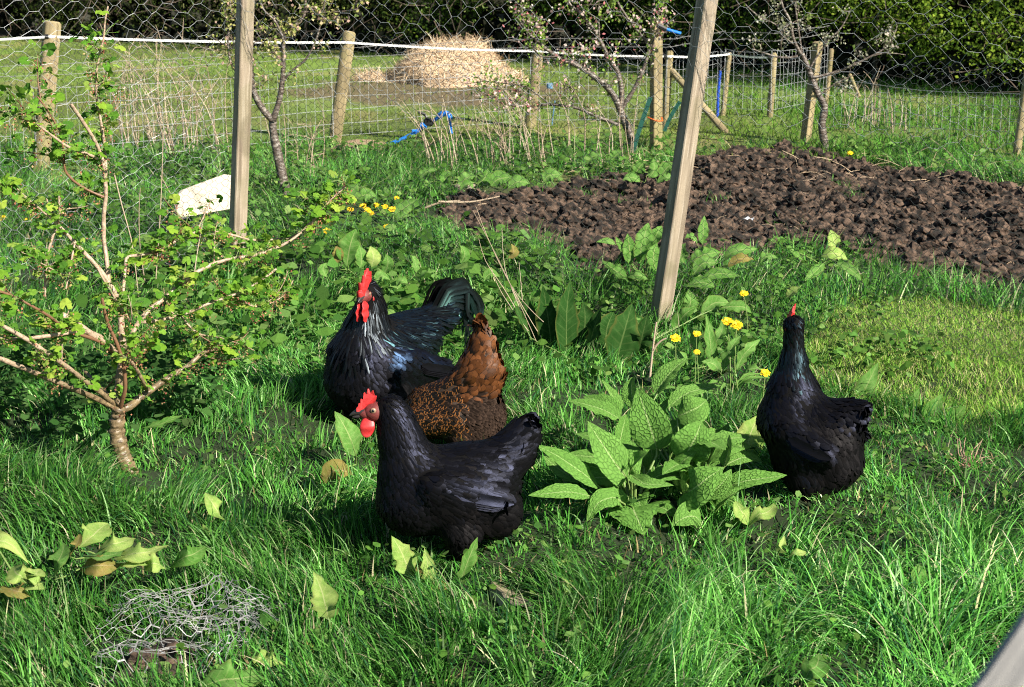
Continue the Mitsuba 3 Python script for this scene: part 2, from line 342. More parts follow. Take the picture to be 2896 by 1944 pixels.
Z = ground_z(X, Y) - 0.035 + np.clip(dist / 0.22, 0, 1) ** 0.7 * 0.028 + np.clip(dist / 0.15, 0, 1) * (0.040 * (0.55 - lump) + 0.050 * (lump2 - 0.45) + 0.035 * (meshkit.fbm(P3 * 55.0, 2, 12) - .5) + 0.07 * (rows - 0.45))
ok = dist > -0.06
i, j = np.meshgrid(np.arange(nx - 1), np.arange(ny - 1), indexing='ij')
keep = (ok[:-1, :-1] & ok[1:, 1:]).ravel()
q = np.stack([i * ny + j, (i + 1) * ny + j, (i + 1) * ny + j + 1, i * ny + j + 1], -1).reshape(-1, 4)[keep]
used, inv = np.unique(q, return_inverse=True)
q = inv.reshape(q.shape)
struct('soil', (np.stack([X, Y, Z], -1).reshape(-1, 3)[used], np.vstack([q[:, [0, 1, 2]], q[:, [0, 2, 3]]])), 'm_soil', smooth=False, label='freshly dug dark brown soil broken into clods')
soil_grid = (sx, sy, Z)
def soil_z(x, y):
    a = int(np.clip((x - sx[0]) / st, 0, nx - 1)); b = int(np.clip((y - sy[0]) / st, 0, ny - 1))
    return Z_SOIL[a, b]
Z_SOIL = Z
r = np.random.default_rng(21)
shapes = [mikit.ply(blob(1.0, 40 + k, 2, 0.85, (1, 0.8, 0.66), 2.9), 'm_soil', smooth=False) for k in range(7)]
spots = []
while len(spots) < 5200:
    x, y = r.uniform(bx, bX), r.uniform(by, bY)
    if inside(BED.buffer(-0.03), x, y): spots.append((x, y))
sizes = np.sort(r.gamma(1.5, 0.0135, len(spots)) + 0.006)[::-1]
small = MB()
CRUMB = [blob(1.0, k, 0, 0.8, (1, 0.85, 0.7), 2.6) for k in range(23)]
RND = r.random((len(spots), 5))
for k, ((x, y), s) in enumerate(zip(spots, sizes)):
    s = min(s, 0.078)
    R = trimesh.transformations.rotation_matrix(r.uniform(0, 6.28), [0, 0, 1])[:3, :3] @ trimesh.transformations.rotation_matrix(r.uniform(-.6, .6), [1, 0, 0])[:3, :3]
    at = (x, y, soil_z(x, y) + s * 0.25)
    if k < 260: part('soil', 'clod', shapes[k % 7], None, to_world=mat4(R, at, s))
    else:
        v, f = CRUMB[k % 23]
        small.add(v * s @ R.T + at, f)
part('soil', 'crumbs', small.mesh(), 'm_soil', smooth=False, kind='stuff', label='small soil crumbs between the clods')

# straw heap and its scatter
def strands(n, posfn, length, width, seed, cols):
    r = np.random.default_rng(seed); m = MB()
    for k in range(n):
        p, nr = posfn(r)
        d = nrm(r.normal(size=3)); d = nrm(d - nr * (d @ nr) * 0.8)
        L = length * r.uniform(0.4, 1.2); b = nrm(np.cross(nr, d)) * width * r.uniform(.6, 1.3)
        c = p + d * L * .5 + nr * r.uniform(-.2, .55) * L * .3
        e = p + d * L + nr * r.uniform(-.6, .3) * L * .25
        m.add([p - b, p + b, c - b, c + b, e - b * .6, e + b * .6], [[0, 1, 3], [0, 3, 2], [2, 3, 5], [2, 5, 4]], c=np.array(cols[r.integers(len(cols))]) * r.uniform(.75, 1.2))
    return m
STRAW = [(0.56, 0.42, 0.27), (0.64, 0.50, 0.34), (0.48, 0.35, 0.22), (0.36, 0.25, 0.15), (0.70, 0.57, 0.40)]
def heap(name, label, cx, cy, rx, ry, h, n, seed, prof=1.0):
    g = np.random.default_rng(seed)
    nu, nv = 64, 22
    uu, vv = np.meshgrid(np.arange(nu) / nu * 2 * np.pi, np.linspace(0, 1, nv), indexing='ij')
    def surf(u, v):
        q = 1 - v
        zz = h * np.clip(1 - q ** prof, 0, 1)
        w = 1 + 0.40 * (meshkit.fbm(np.stack([np.cos(u) * 1.5 + seed, np.sin(u) * 1.5, v * 2], -1), 3, seed) - 0.5) * 2
        zz = zz * (1 + 0.30 * (meshkit.fbm(np.stack([np.cos(u) * 2 * q + 5, np.sin(u) * 2 * q, q * 0], -1), 3, seed + 1) - 0.5) * 2)
        return np.stack([cx + rx * q * w * np.cos(u), cy + ry * q * w * np.sin(u), zz - 0.02], -1)
    v = surf(uu, vv); v += 0.02 * (meshkit.fbm(v * 14, 3, seed)[..., None] - 0.5)
    i, j = np.meshgrid(np.arange(nu), np.arange(nv - 1), indexing='ij')
    q = np.stack([i * nv + j, ((i + 1) % nu) * nv + j, ((i + 1) % nu) * nv + j + 1, i * nv + j + 1], -1).reshape(-1, 4)
    k = thing(name, label, 'straw heap')
    V_ = v.reshape(-1, 3)
    part(k, 'mound', (V_, np.vstack([q[:, [0, 1, 2]], q[:, [0, 2, 3]]])), 'm_straw', smooth=True, color=np.array((0.42, 0.28, 0.15)) * (0.6 + 0.7 * meshkit.fbm(V_ * 9, 3, 2))[:, None])
    F3 = np.vstack([q[:, [0, 1, 2]], q[:, [0, 2, 3]]]); tri = V_[F3]; cr = np.cross(tri[:, 1] - tri[:, 0], tri[:, 2] - tri[:, 0])
    pick = g.choice(len(F3), n, p=np.linalg.norm(cr, axis=1) / np.linalg.norm(cr, axis=1).sum()); nn = nrm(cr[pick]); nn *= np.where(nn[:, 2:] < 0, -1, 1)
    w3 = g.dirichlet((1, 1, 1), n); it = iter(zip((tri[pick] * w3[..., None]).sum(1), nn))
    def pos(r): return next(it)
    s = strands(n, pos, 0.15, 0.0020, seed + 3, STRAW)
    part(k, 'straw', s.mesh(), 'm_straw', color=s.col(), kind='stuff', label='loose golden straw stalks')
    return k
heap('straw_heap', 'big rounded heap of golden straw in the field in front of the hedge', -0.622, 17.607, 0.66, 0.5, 0.43, 11000, 5, 2.0)
heap('straw_heap', 'low flat scatter of straw on the left of the big straw heap', -1.423, 17.693, 0.25, 0.2, 0.10, 1800, 8, 1.6)

# bare earth hump by the blue pipe
def hump(label, c, rx, ry, h, seed):
    v, f = blob(1.0, seed, 3, 0.25, (rx, ry, h), 1.3)
    return solo('earth_mound', (v + c, f), 'm_soil_pale', label, 'mound of earth', smooth=True)
bumped('m_soil_pale', proc(lambda p, n, uv: mix((0.16, 0.105, 0.065), (0.33, 0.23, 0.15), fbm(p.x * 20, p.y * 20, p.z * 20, 4))), lambda p, n, uv: 0.01 * fbm(p.x * 40, p.y * 40, p.z * 40, 3), 1.0, 0.95)
hump('low hump of bare sandy earth beside the blue water pipe', (-1.062, 12.181, 0), 0.22, 0.25, 0.09, 3)
hump('low hump of bare earth behind the trunk of the left apple tree', (-1.616, 11.363, 0), 0.28, 0.2, 0.05, 4)

# ---------------------------------------------------------------- posts, wire, netting
def prism(base, top, prof, n=14, wob=0.004, seed=0, yaw=0.0, taper=0.0, bevel=0.012):
    base, top = np.asarray(base, float), np.asarray(top, float)
    ax = nrm(top - base); L = np.linalg.norm(top - base)
    X_ = nrm(np.cross([0, 1, 0], ax)); Y_ = np.cross(ax, X_)
    c, s = math.cos(yaw), math.sin(yaw)
    A, B = X_ * c + Y_ * s, -X_ * s + Y_ * c
    prof = np.asarray(prof, float); m = len(prof)
    prof = np.vstack([prof, prof[:1]])
    per = np.concatenate([[0], np.cumsum(np.linalg.norm(np.diff(prof, axis=0), axis=1))])
    tt = np.concatenate([np.linspace(0, 1, n), [1.0]]); sc = np.concatenate([1 - taper * np.linspace(0, 1, n), [(1 - taper) * (1 - bevel / np.abs(prof).max())]])
    tt[-2] -= bevel / L
    r = np.random.default_rng(seed); w = np.cumsum(r.normal(0, 1, (n + 1, 2)), 0) * wob
    w -= np.linspace(0, 1, n + 1)[:, None] * w[-1]
    v = base + tt[:, None, None] * (top - base) + (prof[None, :, :1] * sc[:, None, None] + w[:, None, :1]) * A + (prof[None, :, 1:] * sc[:, None, None] + w[:, None, 1:]) * B
    uv = np.stack(np.broadcast_arrays(per[None] + seed * .37, (tt * L)[:, None] + seed), -1).reshape(-1, 2)
    k = m + 1
    i, j = np.meshgrid(np.arange(n), np.arange(m), indexing='ij')
    q = np.stack([i * k + j, i * k + j + 1, (i + 1) * k + j + 1, (i + 1) * k + j], -1).reshape(-1, 4)
    f = np.vstack([q[:, [0, 1, 2]], q[:, [0, 2, 3]]]); v = v.reshape(-1, 3)
    a = len(v); ring = v[n * k:n * k + m]
    v = np.vstack([v, ring, ring.mean(0)]); jj = np.arange(m)
    f = np.vstack([f, np.stack([a + jj, a + (jj + 1) % m, np.full(m, a + m)], 1)])
    uv = np.vstack([uv, prof[:-1] * [1, 1] + [seed * .37, seed], [[seed * .37, seed]]])
    return v, f, uv
def round_prof(r, n=16, seed=0):
    g = np.random.default_rng(seed); a = np.arange(n) * 2 * np.pi / n
    return np.stack([np.cos(a), np.sin(a)], 1) * (r * (1 + g.uniform(-.03, .03, n)))[:, None]
def square_prof(w, d, c=0.004):
    return [(-w + c, -d), (w - c, -d), (w, -d + c), (w, d - c), (w - c, d), (-w + c, d), (-w, d - c), (-w, -d + c)]
def uvflat(v, f, uv, angle=40):
    """split the vertices at hard edges so that uv and smooth normals go together"""
    m = trimesh.Trimesh(v, f, process=False)
    return v, f, uv
def post(name, base, top, prof, m, label, cat='fence post', group=None, n=14, seed=0, yaw=0.0, sm=False, taper=0.04):
    b = np.array(base) - (np.array(top) - np.array(base)) * 0.12
    v, f, uv = prism(b, top, prof, n, 0.0005, seed, yaw, taper)
    return solo(name, (v, f), m, label, cat, smooth=sm, group=group, uv=uv)

FP = [  # base, top, radius, label
 ((-3.062, 11.16, 0), (-2.921, 11.16, 0.967), 0.058, 'round wooden fence post farthest left, standing behind the tall currant bush'),
 ((-1.306, 12.672, 0), (-1.176, 12.672, 0.812), 0.049, 'round leaning fence post just left of the straw heap'),
 ((0.143, 13.719, 0), (0.206, 13.719, 0.642), 0.047, 'round fence post behind the low branches of the pink blossoming apple tree'),
 ((1.213, 13.719, 0), (1.238, 13.719, 0.598), 0.030, 'round corner post of the field fence with a slanting brace against it'),
 ((1.777, 14.605, 0), (1.82, 14.605, 0.519), 0.021, 'thin round fence post next to the upright blue rod'),
 ((2.143, 14.406, 0), (2.16, 14.406, 0.533), 0.026, 'thin round fence post where the white tape ends, left of the right-hand apple tree'),
 ((2.778, 15.384, 0), (2.811, 15.384, 0.495), 0.024, 'round fence post right behind the right-hand apple tree, mossy on top'),
 ((3.496, 11.949, 0), (3.539, 11.949, 0.626), 0.028, 'dark fence post at the right edge of the grass strip beyond the soil')]
for k, (b, t, r_, lab) in enumerate(FP):
    post('fence_post', b, t, round_prof(r_, 18, k), 'm_field_post', lab, seed=k, sm=True, group='round posts of the field fence', taper=0.02)
post('fence_brace', (1.651, 13.343, 0), (1.248, 13.719, 0.448), round_prof(0.027, 14, 5), 'm_field_post', 'slanting wooden brace leaning against the corner post', 'brace', seed=31, sm=True)
post('fence_brace', (3.029, 15.2, 0.111), (2.963, 15.3, 0.285), round_prof(0.015, 10, 6), 'm_field_post', 'short pale brace right of the mossy-topped post', 'brace', seed=32, sm=True)
# square stakes of the young trees
post('tree_stake', (1.034, 12.373, 0), (1.016, 12.373, 0.922), square_prof(0.038, 0.030), 'm_field_post', 'square sawn tree stake with orange twine round it, beside the pink blossoming apple tree', 'stake', seed=33, yaw=0.5, n=10)
post('tree_stake', (2.149, 12.672, 0), (2.215, 12.672, 0.74), square_prof(0.030, 0.030), 'm_field_post', 'square stake with one bright face next to the trunk of the right-hand apple tree', 'stake', seed=34, yaw=0.75, n=10)
# the two sawn posts that carry the netting
post('netting_post', (-1.286, 7.906, -0), (-1.191, 7.92, 1.363), square_prof(0.032, 0.032), 'm_net_post', 'square grey-brown netting post rising behind the currant bush, left of the rooster', 'post', seed=35, yaw=0.55, n=24, taper=0.0)
post('netting_post', (0.592, 6.784, 0), (0.766, 6.8, 1.397), square_prof(0.031, 0.034), 'm_net_post', 'tall leaning square netting post in front of the soil, right of the middle', 'post', seed=36, yaw=0.45, n=24, taper=0.0)

# white electric tape with its insulators
TAPE = [(-5.4, 11.0, 0.79)] + [(-2.919, 11.1, 0.877), (-1.188, 12.612, 0.738), (0.199, 13.659, 0.599), (1.23, 13.659, 0.558), (1.81, 14.545, 0.509), (2.149, 14.346, 0.499)]
k = thing('electric_tape', 'white electric fence tape running along the top of the field fence', 'fence tape')
m = MB()
for a, b in zip(TAPE[:-1], TAPE[1:]):
    a, b = np.array(a), np.array(b); s = np.linspace(0, 1, 9)[:, None]
    p = a + (b - a) * s; p[:, 2] -= 0.012 * 4 * (s * (1 - s))[:, 0]
    up = np.array([0, -.35, 1.0]) * 0.0075
    for o in (-0.001, 0.001):
        v = np.vstack([p - up + [0, o, 0], p + up + [0, o, 0]]); n = len(p); i = np.arange(n - 1)
        m.add(v, np.vstack([np.stack([i, i + 1, n + i + 1], 1), np.stack([i, n + i + 1, n + i], 1)]))
part(k, 'band', m.mesh(), 'm_tape')
for p in TAPE[1:]:
    v, f = rounded_box(0.035, 0.05, 0.03, 0.008); part(k, 'insulator', (v + np.array(p) + [-0.03, 0.02, 0], f), 'm_black_plastic', label='small black insulator')

def wire_run(m, pts, r=0.0014, sides=4, sagseed=0):
    v, f = tube(pts, r, sides, cap=False); m.add(v, f)
# stock netting of the field fence: level wires and short upright wires
FL = [(-6.2, 10.0, 0)] + [(-3.062, 11.16, 0), (-1.306, 12.672, 0), (0.143, 13.719, 0), (1.213, 13.719, 0), (1.777, 14.605, 0), (2.143, 14.406, 0), (2.778, 15.384, 0)]
k = thing('stock_fence', 'square-meshed galvanised stock wire stretched between the round field posts', 'wire fence')
hz, vt, bw = MB(), MB(), MB()
gq = np.random.default_rng(5)
levels = [0.06, 0.15, 0.25, 0.35, 0.45, 0.55]
for a, b in zip(FL[:-1], FL[1:]):
    a, b = np.array(a), np.array(b) ; L = np.linalg.norm(b - a); n = max(3, int(L / 0.075)); s = np.linspace(0, 1, n + 1)
    off = np.array([0, -0.055, 0]) if b[0] < 1 else np.array([0, -0.03, 0])
    sag = 0.02 * 4 * s * (1 - s)
    for z in levels:
        p = a + (b - a) * s[:, None] + off; p[:, 2] = z - sag * (z > .3) + gq.normal(0, .002, n + 1)
        wire_run(hz, p[::3] if n > 6 else p)
    for q_ in range(n + 1):
        p = a + (b - a) * s[q_] + off
        wire_run(vt, [p + [gq.normal(0, .004), 0, levels[0]], p + [gq.normal(0, .004), 0, levels[3] - sag[q_]], p + [gq.normal(0, .004), 0, levels[-1] - sag[q_]]], 0.0011, 3)
    for z in (0.63, 0.69):
        p = a + (b - a) * np.linspace(0, 1, 8)[:, None] + off; p[:, 2] = z + gq.normal(0, .004, 8); wire_run(bw, p, 0.0015)
        for u in np.arange(0.05, L, 0.11) / L:
            c = a + (b - a) * u + off + [0, 0, z]
            for _ in range(2):
                d = nrm(gq.normal(size=3)) * .014; wire_run(bw, [c - d, c + d], .001, 3)
part(k, 'level_wires', hz.mesh(), 'm_wire'); part(k, 'upright_wires', vt.mesh(), 'm_wire'); part(k, 'barbed_strands', bw.mesh(), 'm_wire_dull', label='two barbed strands above the mesh')
k = thing('stock_fence', 'low square-meshed wire along the grass strip at the right, between apple tree and hedge', 'wire fence')
hz, vt = MB(), MB()
a, b = np.array((2.492, 13.428, 0)), np.array((3.619, 12.252, 0)) ; b = a + (b - a) * 2.2
n = 52; s = np.linspace(0, 1, n + 1)
for z in (0.04, 0.13, 0.22, 0.31, 0.40):
    p = a + (b - a) * s[:, None]; p[:, 2] = z - .03 * np.sin(s * 3.14 * 2.2) ** 2; wire_run(hz, p[::2])
for q_ in s: p = a + (b - a) * q_; wire_run(vt, [p + [0, 0, .04], p + [.003, 0, .2], p + [0, 0, .40 - .03 * math.sin(q_ * 6.9) ** 2]], .0011, 3)
part(k, 'level_wires', hz.mesh(), 'm_wire'); part(k, 'upright_wires', vt.mesh(), 'm_wire')

# hexagonal chicken wire: flat twists along the run, hung on a base line
def hexnet(base, z0, z1, pitch, r, seed, slump=0.0, bulge=0.03, lean=0.0):
    base = np.asarray(base, float)
    d = np.concatenate([[0], np.cumsum(np.linalg.norm(np.diff(base, axis=0), axis=1))])
    tw, dx, dy = pitch * 0.30, pitch * 0.35, pitch * 0.36       # twist, half diagonal run, half height
    per = 2 * (tw + dx)
    nu, nv = int(d[-1] / per) + 1, int((z1 - z0) / dy) + 1
    g = np.random.default_rng(seed)
    segs = []
    for b in range(nv):
        o = (b % 2) * per / 2; u = np.arange(nu) * per + o; v = z0 + b * dy
        segs.append(np.stack([u, np.full(nu, v), u + tw, np.full(nu, v)], 1))
        if b < nv - 1:
            segs.append(np.stack([u + tw, np.full(nu, v), u + tw + dx, np.full(nu, v + dy)], 1))
            segs.append(np.stack([u, np.full(nu, v), u - dx, np.full(nu, v + dy)], 1))
    segs = np.vstack(segs)
    def pos(u, v):
        h = np.stack([np.round(u / (pitch * .05)), np.round(v / (pitch * .05)), u * 0], -1)
        jit = (meshkit.noise(h * 0.37 + 3.1, seed) - .5) * pitch * 0.22, (meshkit.noise(h * 0.41 + 9.7, seed + 1) - .5) * pitch * 0.22
        q = np.stack([u * 1.1, v * 1.6, u * 0], -1)
        sagv = (meshkit.fbm(q, 2, seed + 2) - .5) * slump
        x = np.interp(u, d, base[:, 0]); y = np.interp(u, d, base[:, 1])
        out = (meshkit.fbm(q * 1.3 + 5, 3, seed + 4) - .5) * bulge * 2 - lean * np.clip((v - z0), 0, 3)
        return np.stack([x + jit[0] + out * .5, y + out, np.maximum(v + jit[1] + sagv, 0.0)], -1)
    A, B = pos(segs[:, 0], segs[:, 1]), pos(segs[:, 2], segs[:, 3])
    t = nrm(B - A); a = nrm(np.cross(t, [0.2, 0.9, 0.35])); b = np.cross(t, a)
    ring = [a * math.cos(k) + b * math.sin(k) for k in (0, 2.094, 4.189)]
    V_ = np.stack([A + ring[0] * r, A + ring[1] * r, A + ring[2] * r, B + ring[0] * r, B + ring[1] * r, B + ring[2] * r], 1).reshape(-1, 3)
    o = (np.arange(len(A)) * 6)[:, None, None]
    f = np.array([[0, 1, 4], [0, 4, 3], [1, 2, 5], [1, 5, 4], [2, 0, 3], [2, 3, 5]])[None] + o
    return V_, f.reshape(-1, 3)
NET = [(-3.6, 5.9), (-2.4, 6.90), (-1.28, 7.97), (0.62, 6.86), (1.5, 6.27), (2.6, 5.6), (3.4, 5.2)]
k = thing('chicken_wire', 'chicken wire netting fence with hexagonal meshes, stretched between the two tall square posts', 'netting')
part(k, 'fine_netting', hexnet(NET[1:], 0.02, 1.12, 0.046, 0.0009, 3, 0.06, 0.05), 'm_wire_dark', label='fine dark mesh of the lower fence')
part(k, 'coarse_netting', hexnet(NET[2:], 0.80, 2.0, 0.105, 0.0007, 7, 0.16, 0.08, 0.12), 'm_wire', label='coarse shiny mesh above')
part(k, 'coarse_netting', hexnet(NET[:3], 0.10, 2.0, 0.105, 0.0007, 8, 0.16, 0.10), 'm_wire', label='coarse shiny mesh on the left, down to the grass')

# crumpled netting lying in the grass, bottom left
g = np.random.default_rng(9)
k = thing('crumpled_netting', 'crumpled piece of silvery chicken wire lying on the grass at the bottom left', 'wire netting')
def crumple(ax, wid, pitch, seed, hump, roll):
    v, f = hexnet([(0, 0), (ax, 0)], 0.5, 0.5 + wid, pitch, 0.0006, seed, 0.0, 0.0)
    x, t, o = v[:, 0] - ax / 2, (v[:, 2] - .5) / wid, v[:, 1]
    q = np.stack([x * 7, t * 3, x * 0 + seed], -1)
    y = (t - .5) * wid * (1 - .45 * roll * t); z = .03 + hump * np.sin(np.clip(t, 0, 1) * np.pi) ** .8 * (1 - (2 * x / ax) ** 2 * .5) + roll * .05 * np.sin(t * 7)
    return np.stack([x + .16 * (meshkit.fbm(q, 3, seed) - .5), y + .20 * (meshkit.fbm(q + 4, 3, seed) - .5), z - .02 + o + .15 * (meshkit.fbm(q + 8, 3, seed) - .42)], -1), f
for kk, (c, ax, wid, yaw, hump, roll) in enumerate([((-0.739, 3.726, 0), 0.30, 0.30, -0.35, 0.05, 0.5), ((-0.632, 3.726, 0), 0.24, 0.26, -0.6, 0.07, 0.9), ((-0.75, 3.521, 0), 0.26, 0.20, 0.2, 0.06, 0.8), ((-0.548, 3.664, 0), 0.14, 0.22, -.8, .05, 1.0)]):
    v, f = crumple(ax, wid, 0.032, 60 + kk, hump, roll)
    R = trimesh.transformations.rotation_matrix(yaw, [0, 0, 1])[:3, :3]
    part(k, 'fold', (v @ R.T + np.array(c), f), 'm_wire_dull')

# ---------------------------------------------------------------- hedge behind the field
HEDGE = np.array([(-11.0, 24.6), (-6.6, 22.9), (-4.0, 21.4), (-1.6, 19.9), (0.85, 18.8), (2.2, 17.2), (3.1, 16.4), (4.4, 15.2), (7.5, 12.8), (10.0, 11.0)])
mat('m_dark_bark', (0.030, 0.024, 0.018), 0.8)
def hedge(label, x0, x1, n, size, cols, dens_bottom, twig, seed, low, bare):
    g = np.random.default_rng(seed)
    k = thing('hedge', label, 'hedge')
    d = np.concatenate([[0], np.cumsum(np.linalg.norm(np.diff(HEDGE, axis=0), axis=1))])
    s0, s1 = np.interp([x0, x1], HEDGE[:, 0], d)
    def at(s, depth):
        x, y = np.interp(s, d, HEDGE[:, 0]), np.interp(s, d, HEDGE[:, 1])
        return np.stack([x + 0.45 * depth, y + 0.9 * depth], -1)
    # leaves: two-triangle blades in clumps through the front metre
    ncl = n // 16
    s = g.uniform(s0, s1, ncl); z = low + (2.7 - low) * g.random(ncl) ** 2.2
    bulge = 0.75 * (meshkit.fbm(np.stack([s * .8, z * 1.1, s * 0], -1), 3, seed) - 0.5) * 2
    dep = 0.55 - bulge + g.exponential(0.22, ncl)
    clump = meshkit.fbm(np.stack([s * 1.7, z * 2.2, s * 0 + 3], -1), 3, seed + 2)
    ok = clump > bare; s, z, dep = s[ok], z[ok], dep[ok]
    low_gap = low + 0.30 * meshkit.fbm(np.stack([s * 1.5, s * 0, s * 0], -1), 2, seed + 5) * 1.2
    ok = z > low_gap; s, z, dep = s[ok], z[ok], dep[ok]
    xy = at(s, dep); c = np.concatenate([xy, z[:, None]], 1)
    c = np.repeat(c, 16, 0) + g.normal(0, 0.10, (len(c) * 16, 3)); m_ = len(c)
    dr_ = nrm(g.normal(size=(m_, 3)) + [-.2, -.5, .2]); b = nrm(np.cross(dr_, g.normal(size=(m_, 3)) + [.3, -.8, .8]))
    L = size * g.uniform(.6, 1.3, (m_, 1)); 
    V_ = np.stack([c, c + dr_ * L * .5 + b * L * .36, c + dr_ * L, c + dr_ * L * .5 - b * L * .36], 1).reshape(-1, 3)
    f = (np.array([[0, 1, 2], [0, 2, 3]])[None] + (np.arange(m_) * 4)[:, None, None]).reshape(-1, 3)
    col = np.array(cols)[g.integers(0, len(cols), m_)] * g.uniform(.7, 1.25, (m_, 1))
    part(k, 'foliage', (V_, f), 'm_leaf_vc', color=np.repeat(col, 4, 0), kind='stuff', label='small leaves of the hedge')
    # deep inside: dense old growth that stops the view through
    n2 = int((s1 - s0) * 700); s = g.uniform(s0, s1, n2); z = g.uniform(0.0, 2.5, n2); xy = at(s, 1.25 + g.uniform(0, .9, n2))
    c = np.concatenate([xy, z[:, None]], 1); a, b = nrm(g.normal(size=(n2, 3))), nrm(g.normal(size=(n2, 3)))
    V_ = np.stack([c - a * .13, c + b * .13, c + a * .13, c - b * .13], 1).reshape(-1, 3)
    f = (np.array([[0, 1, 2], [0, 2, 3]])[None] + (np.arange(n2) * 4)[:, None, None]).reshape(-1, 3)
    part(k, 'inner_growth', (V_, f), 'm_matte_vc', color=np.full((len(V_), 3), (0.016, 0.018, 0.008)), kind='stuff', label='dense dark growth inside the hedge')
    # stems and bare twigs
    m = MB()
    for q_ in range(int((s1 - s0) * .9)):
        ss = g.uniform(s0, s1); p = at(ss, g.uniform(.5, 1.2)); h = g.uniform(.9, 2.0); dx, dy = g.normal(0, .18, 2)
        v, f = tube(smooth_path([(p[0], p[1], -.05), (p[0] + dx * .4, p[1] + dy * .4, h * .5), (p[0] + dx, p[1] + dy, h)], 7), np.linspace(g.uniform(.014, .035), .008, 7), 6, 0.1)
        m.add(v, f)
    part(k, 'stems', m.mesh(), 'm_dark_bark', smooth=True, kind='stuff', label='dark hedge stems')
    m = MB()
    for q_ in range(twig):
        ss = g.uniform(s0, s1); z0 = g.uniform(0.05, 1.3); p = np.r_[at(ss, g.uniform(-.05, .8)), z0]
        e = p + nrm(g.normal(size=3) + [0, -.35, .35]) * g.uniform(.2, .55); mid = (p + e) / 2 + g.normal(0, .04, 3)
        v, f = tube([p, mid, e], [.004, .003, .0018], 3, cap=False); m.add(v, f, c=np.array([(.085, .06, .045), (.06, .045, .035), (.13, .095, .07)][g.integers(3)]) * g.uniform(.7, 1.2))
    part(k, 'twigs', m.mesh(), 'm_matte_vc', color=m.col(), kind='stuff', label='bare brown twigs')
GREEN = [(0.045, 0.095, 0.016), (0.070, 0.140, 0.020), (0.11, 0.17, 0.022), (0.030, 0.060, 0.014)]
BROWNISH = [(0.050, 0.060, 0.018), (0.085, 0.065, 0.030), (0.050, 0.085, 0.018), (0.11, 0.10, 0.030)]
hedge('sparse brownish field hedge behind the paddock at the top left', -10.5, -1.6, 52000, 0.036, [(0.030, 0.050, 0.014), (0.045, 0.070, 0.016), (0.060, 0.065, 0.022), (0.065, 0.10, 0.020)], 0, 300, 3, 0.12, 0.38)
hedge('dark field hedge with patches of fresh green behind the straw heap', -1.6, 2.4, 40000, 0.036, GREEN + GREEN[3:], 0, 160, 4, 0.20, 0.40)
hedge('dense bright green hedge at the top right behind the grass strip', 2.4, 10.0, 120000, 0.036, [(0.13, 0.23, 0.026), (0.19, 0.30, 0.034), (0.25, 0.34, 0.045), (0.06, 0.11, 0.018)], 0, 260, 5, 0.16, 0.39)

# ---------------------------------------------------------------- young apple trees
def flower_cluster(m, p, size, g, cols, n):
    for _ in range(n):
        c = p + g.normal(0, size * .55, 3); d = nrm(g.normal(size=3) + [0, -.4, .5]); b = nrm(np.cross(d, g.normal(size=3))); e = np.cross(d, b)
        L = size * g.uniform(.28, .55); col = np.array(cols[g.integers(len(cols))]) * g.uniform(.8, 1.15)
        v = [c, c + d * L * .5 + b * L * .42, c + d * L, c + d * L * .5 - b * L * .42]
        m.add(v, [[0, 1, 2], [0, 2, 3]], c=np.clip(col, 0, .9))
def apple_tree(label, trunk, r0, limbs, cols_leaf, cols_flower, seed, twiglen, ntw, csize, topshade=None):
    g = np.random.default_rng(seed)
    k = thing('apple_tree', label, 'fruit tree')
    tr = np.array(trunk, float); tr = np.vstack([tr[0] - [0, 0, .12], tr])
    n = 22; p = smooth_path(tr, n)
    part(k, 'trunk', tube(p, np.linspace(r0 * 1.12, r0 * .72, n), 12, 0.05, seed=seed), 'm_bark', smooth=True)
    leaves, flowers, twigs = MB(), MB(), MB()
    for q_, (pts, ra, rb, fl) in enumerate(limbs):
        p = smooth_path(pts, 26); rad = np.linspace(ra, rb, 26)
        part(k, 'branch', tube(p, rad, 8, 0.06, seed=seed + q_), 'm_bark', smooth=True)
        L = np.linalg.norm(np.diff(p, axis=0), axis=1).sum()
        for _ in range(int(1.25 * ntw * L * fl)):
            i = g.integers(6, 26); a = p[i - 1]; dd = nrm(g.normal(size=3) * [1, .8, 1] + [0, -.1, .55]); ln = twiglen * g.uniform(.3, 1.1)
            e = a + dd * ln; mid = a + dd * ln * .5 + g.normal(0, ln * .12, 3)
            v, f = tube([a, mid, e], [.0035, .0028, .0016], 4, cap=False); twigs.add(v, f)
            for u in (0.35, 0.7, 1.0):
                c = a + (e - a) * u
                flower_cluster(leaves, c, csize * 1.5, g, cols_leaf, 7)
                if g.random() < .42: flower_cluster(flowers, c, csize * 1.6, g, cols_flower, 9)
    part(k, 'twigs', twigs.mesh(), 'm_twig', kind='stuff', label='thin grey side shoots')
    part(k, 'leaves', leaves.mesh(), 'm_leaf_vc', color=leaves.col(), kind='stuff', label='small fresh leaves')
    part(k, 'blossom', flowers.mesh(), 'm_leaf_vc', color=flowers.col(), kind='stuff', label='opening blossom')
    return k
LEAFY = [(0.30, 0.36, 0.09), (0.20, 0.28, 0.06), (0.42, 0.40, 0.14)]
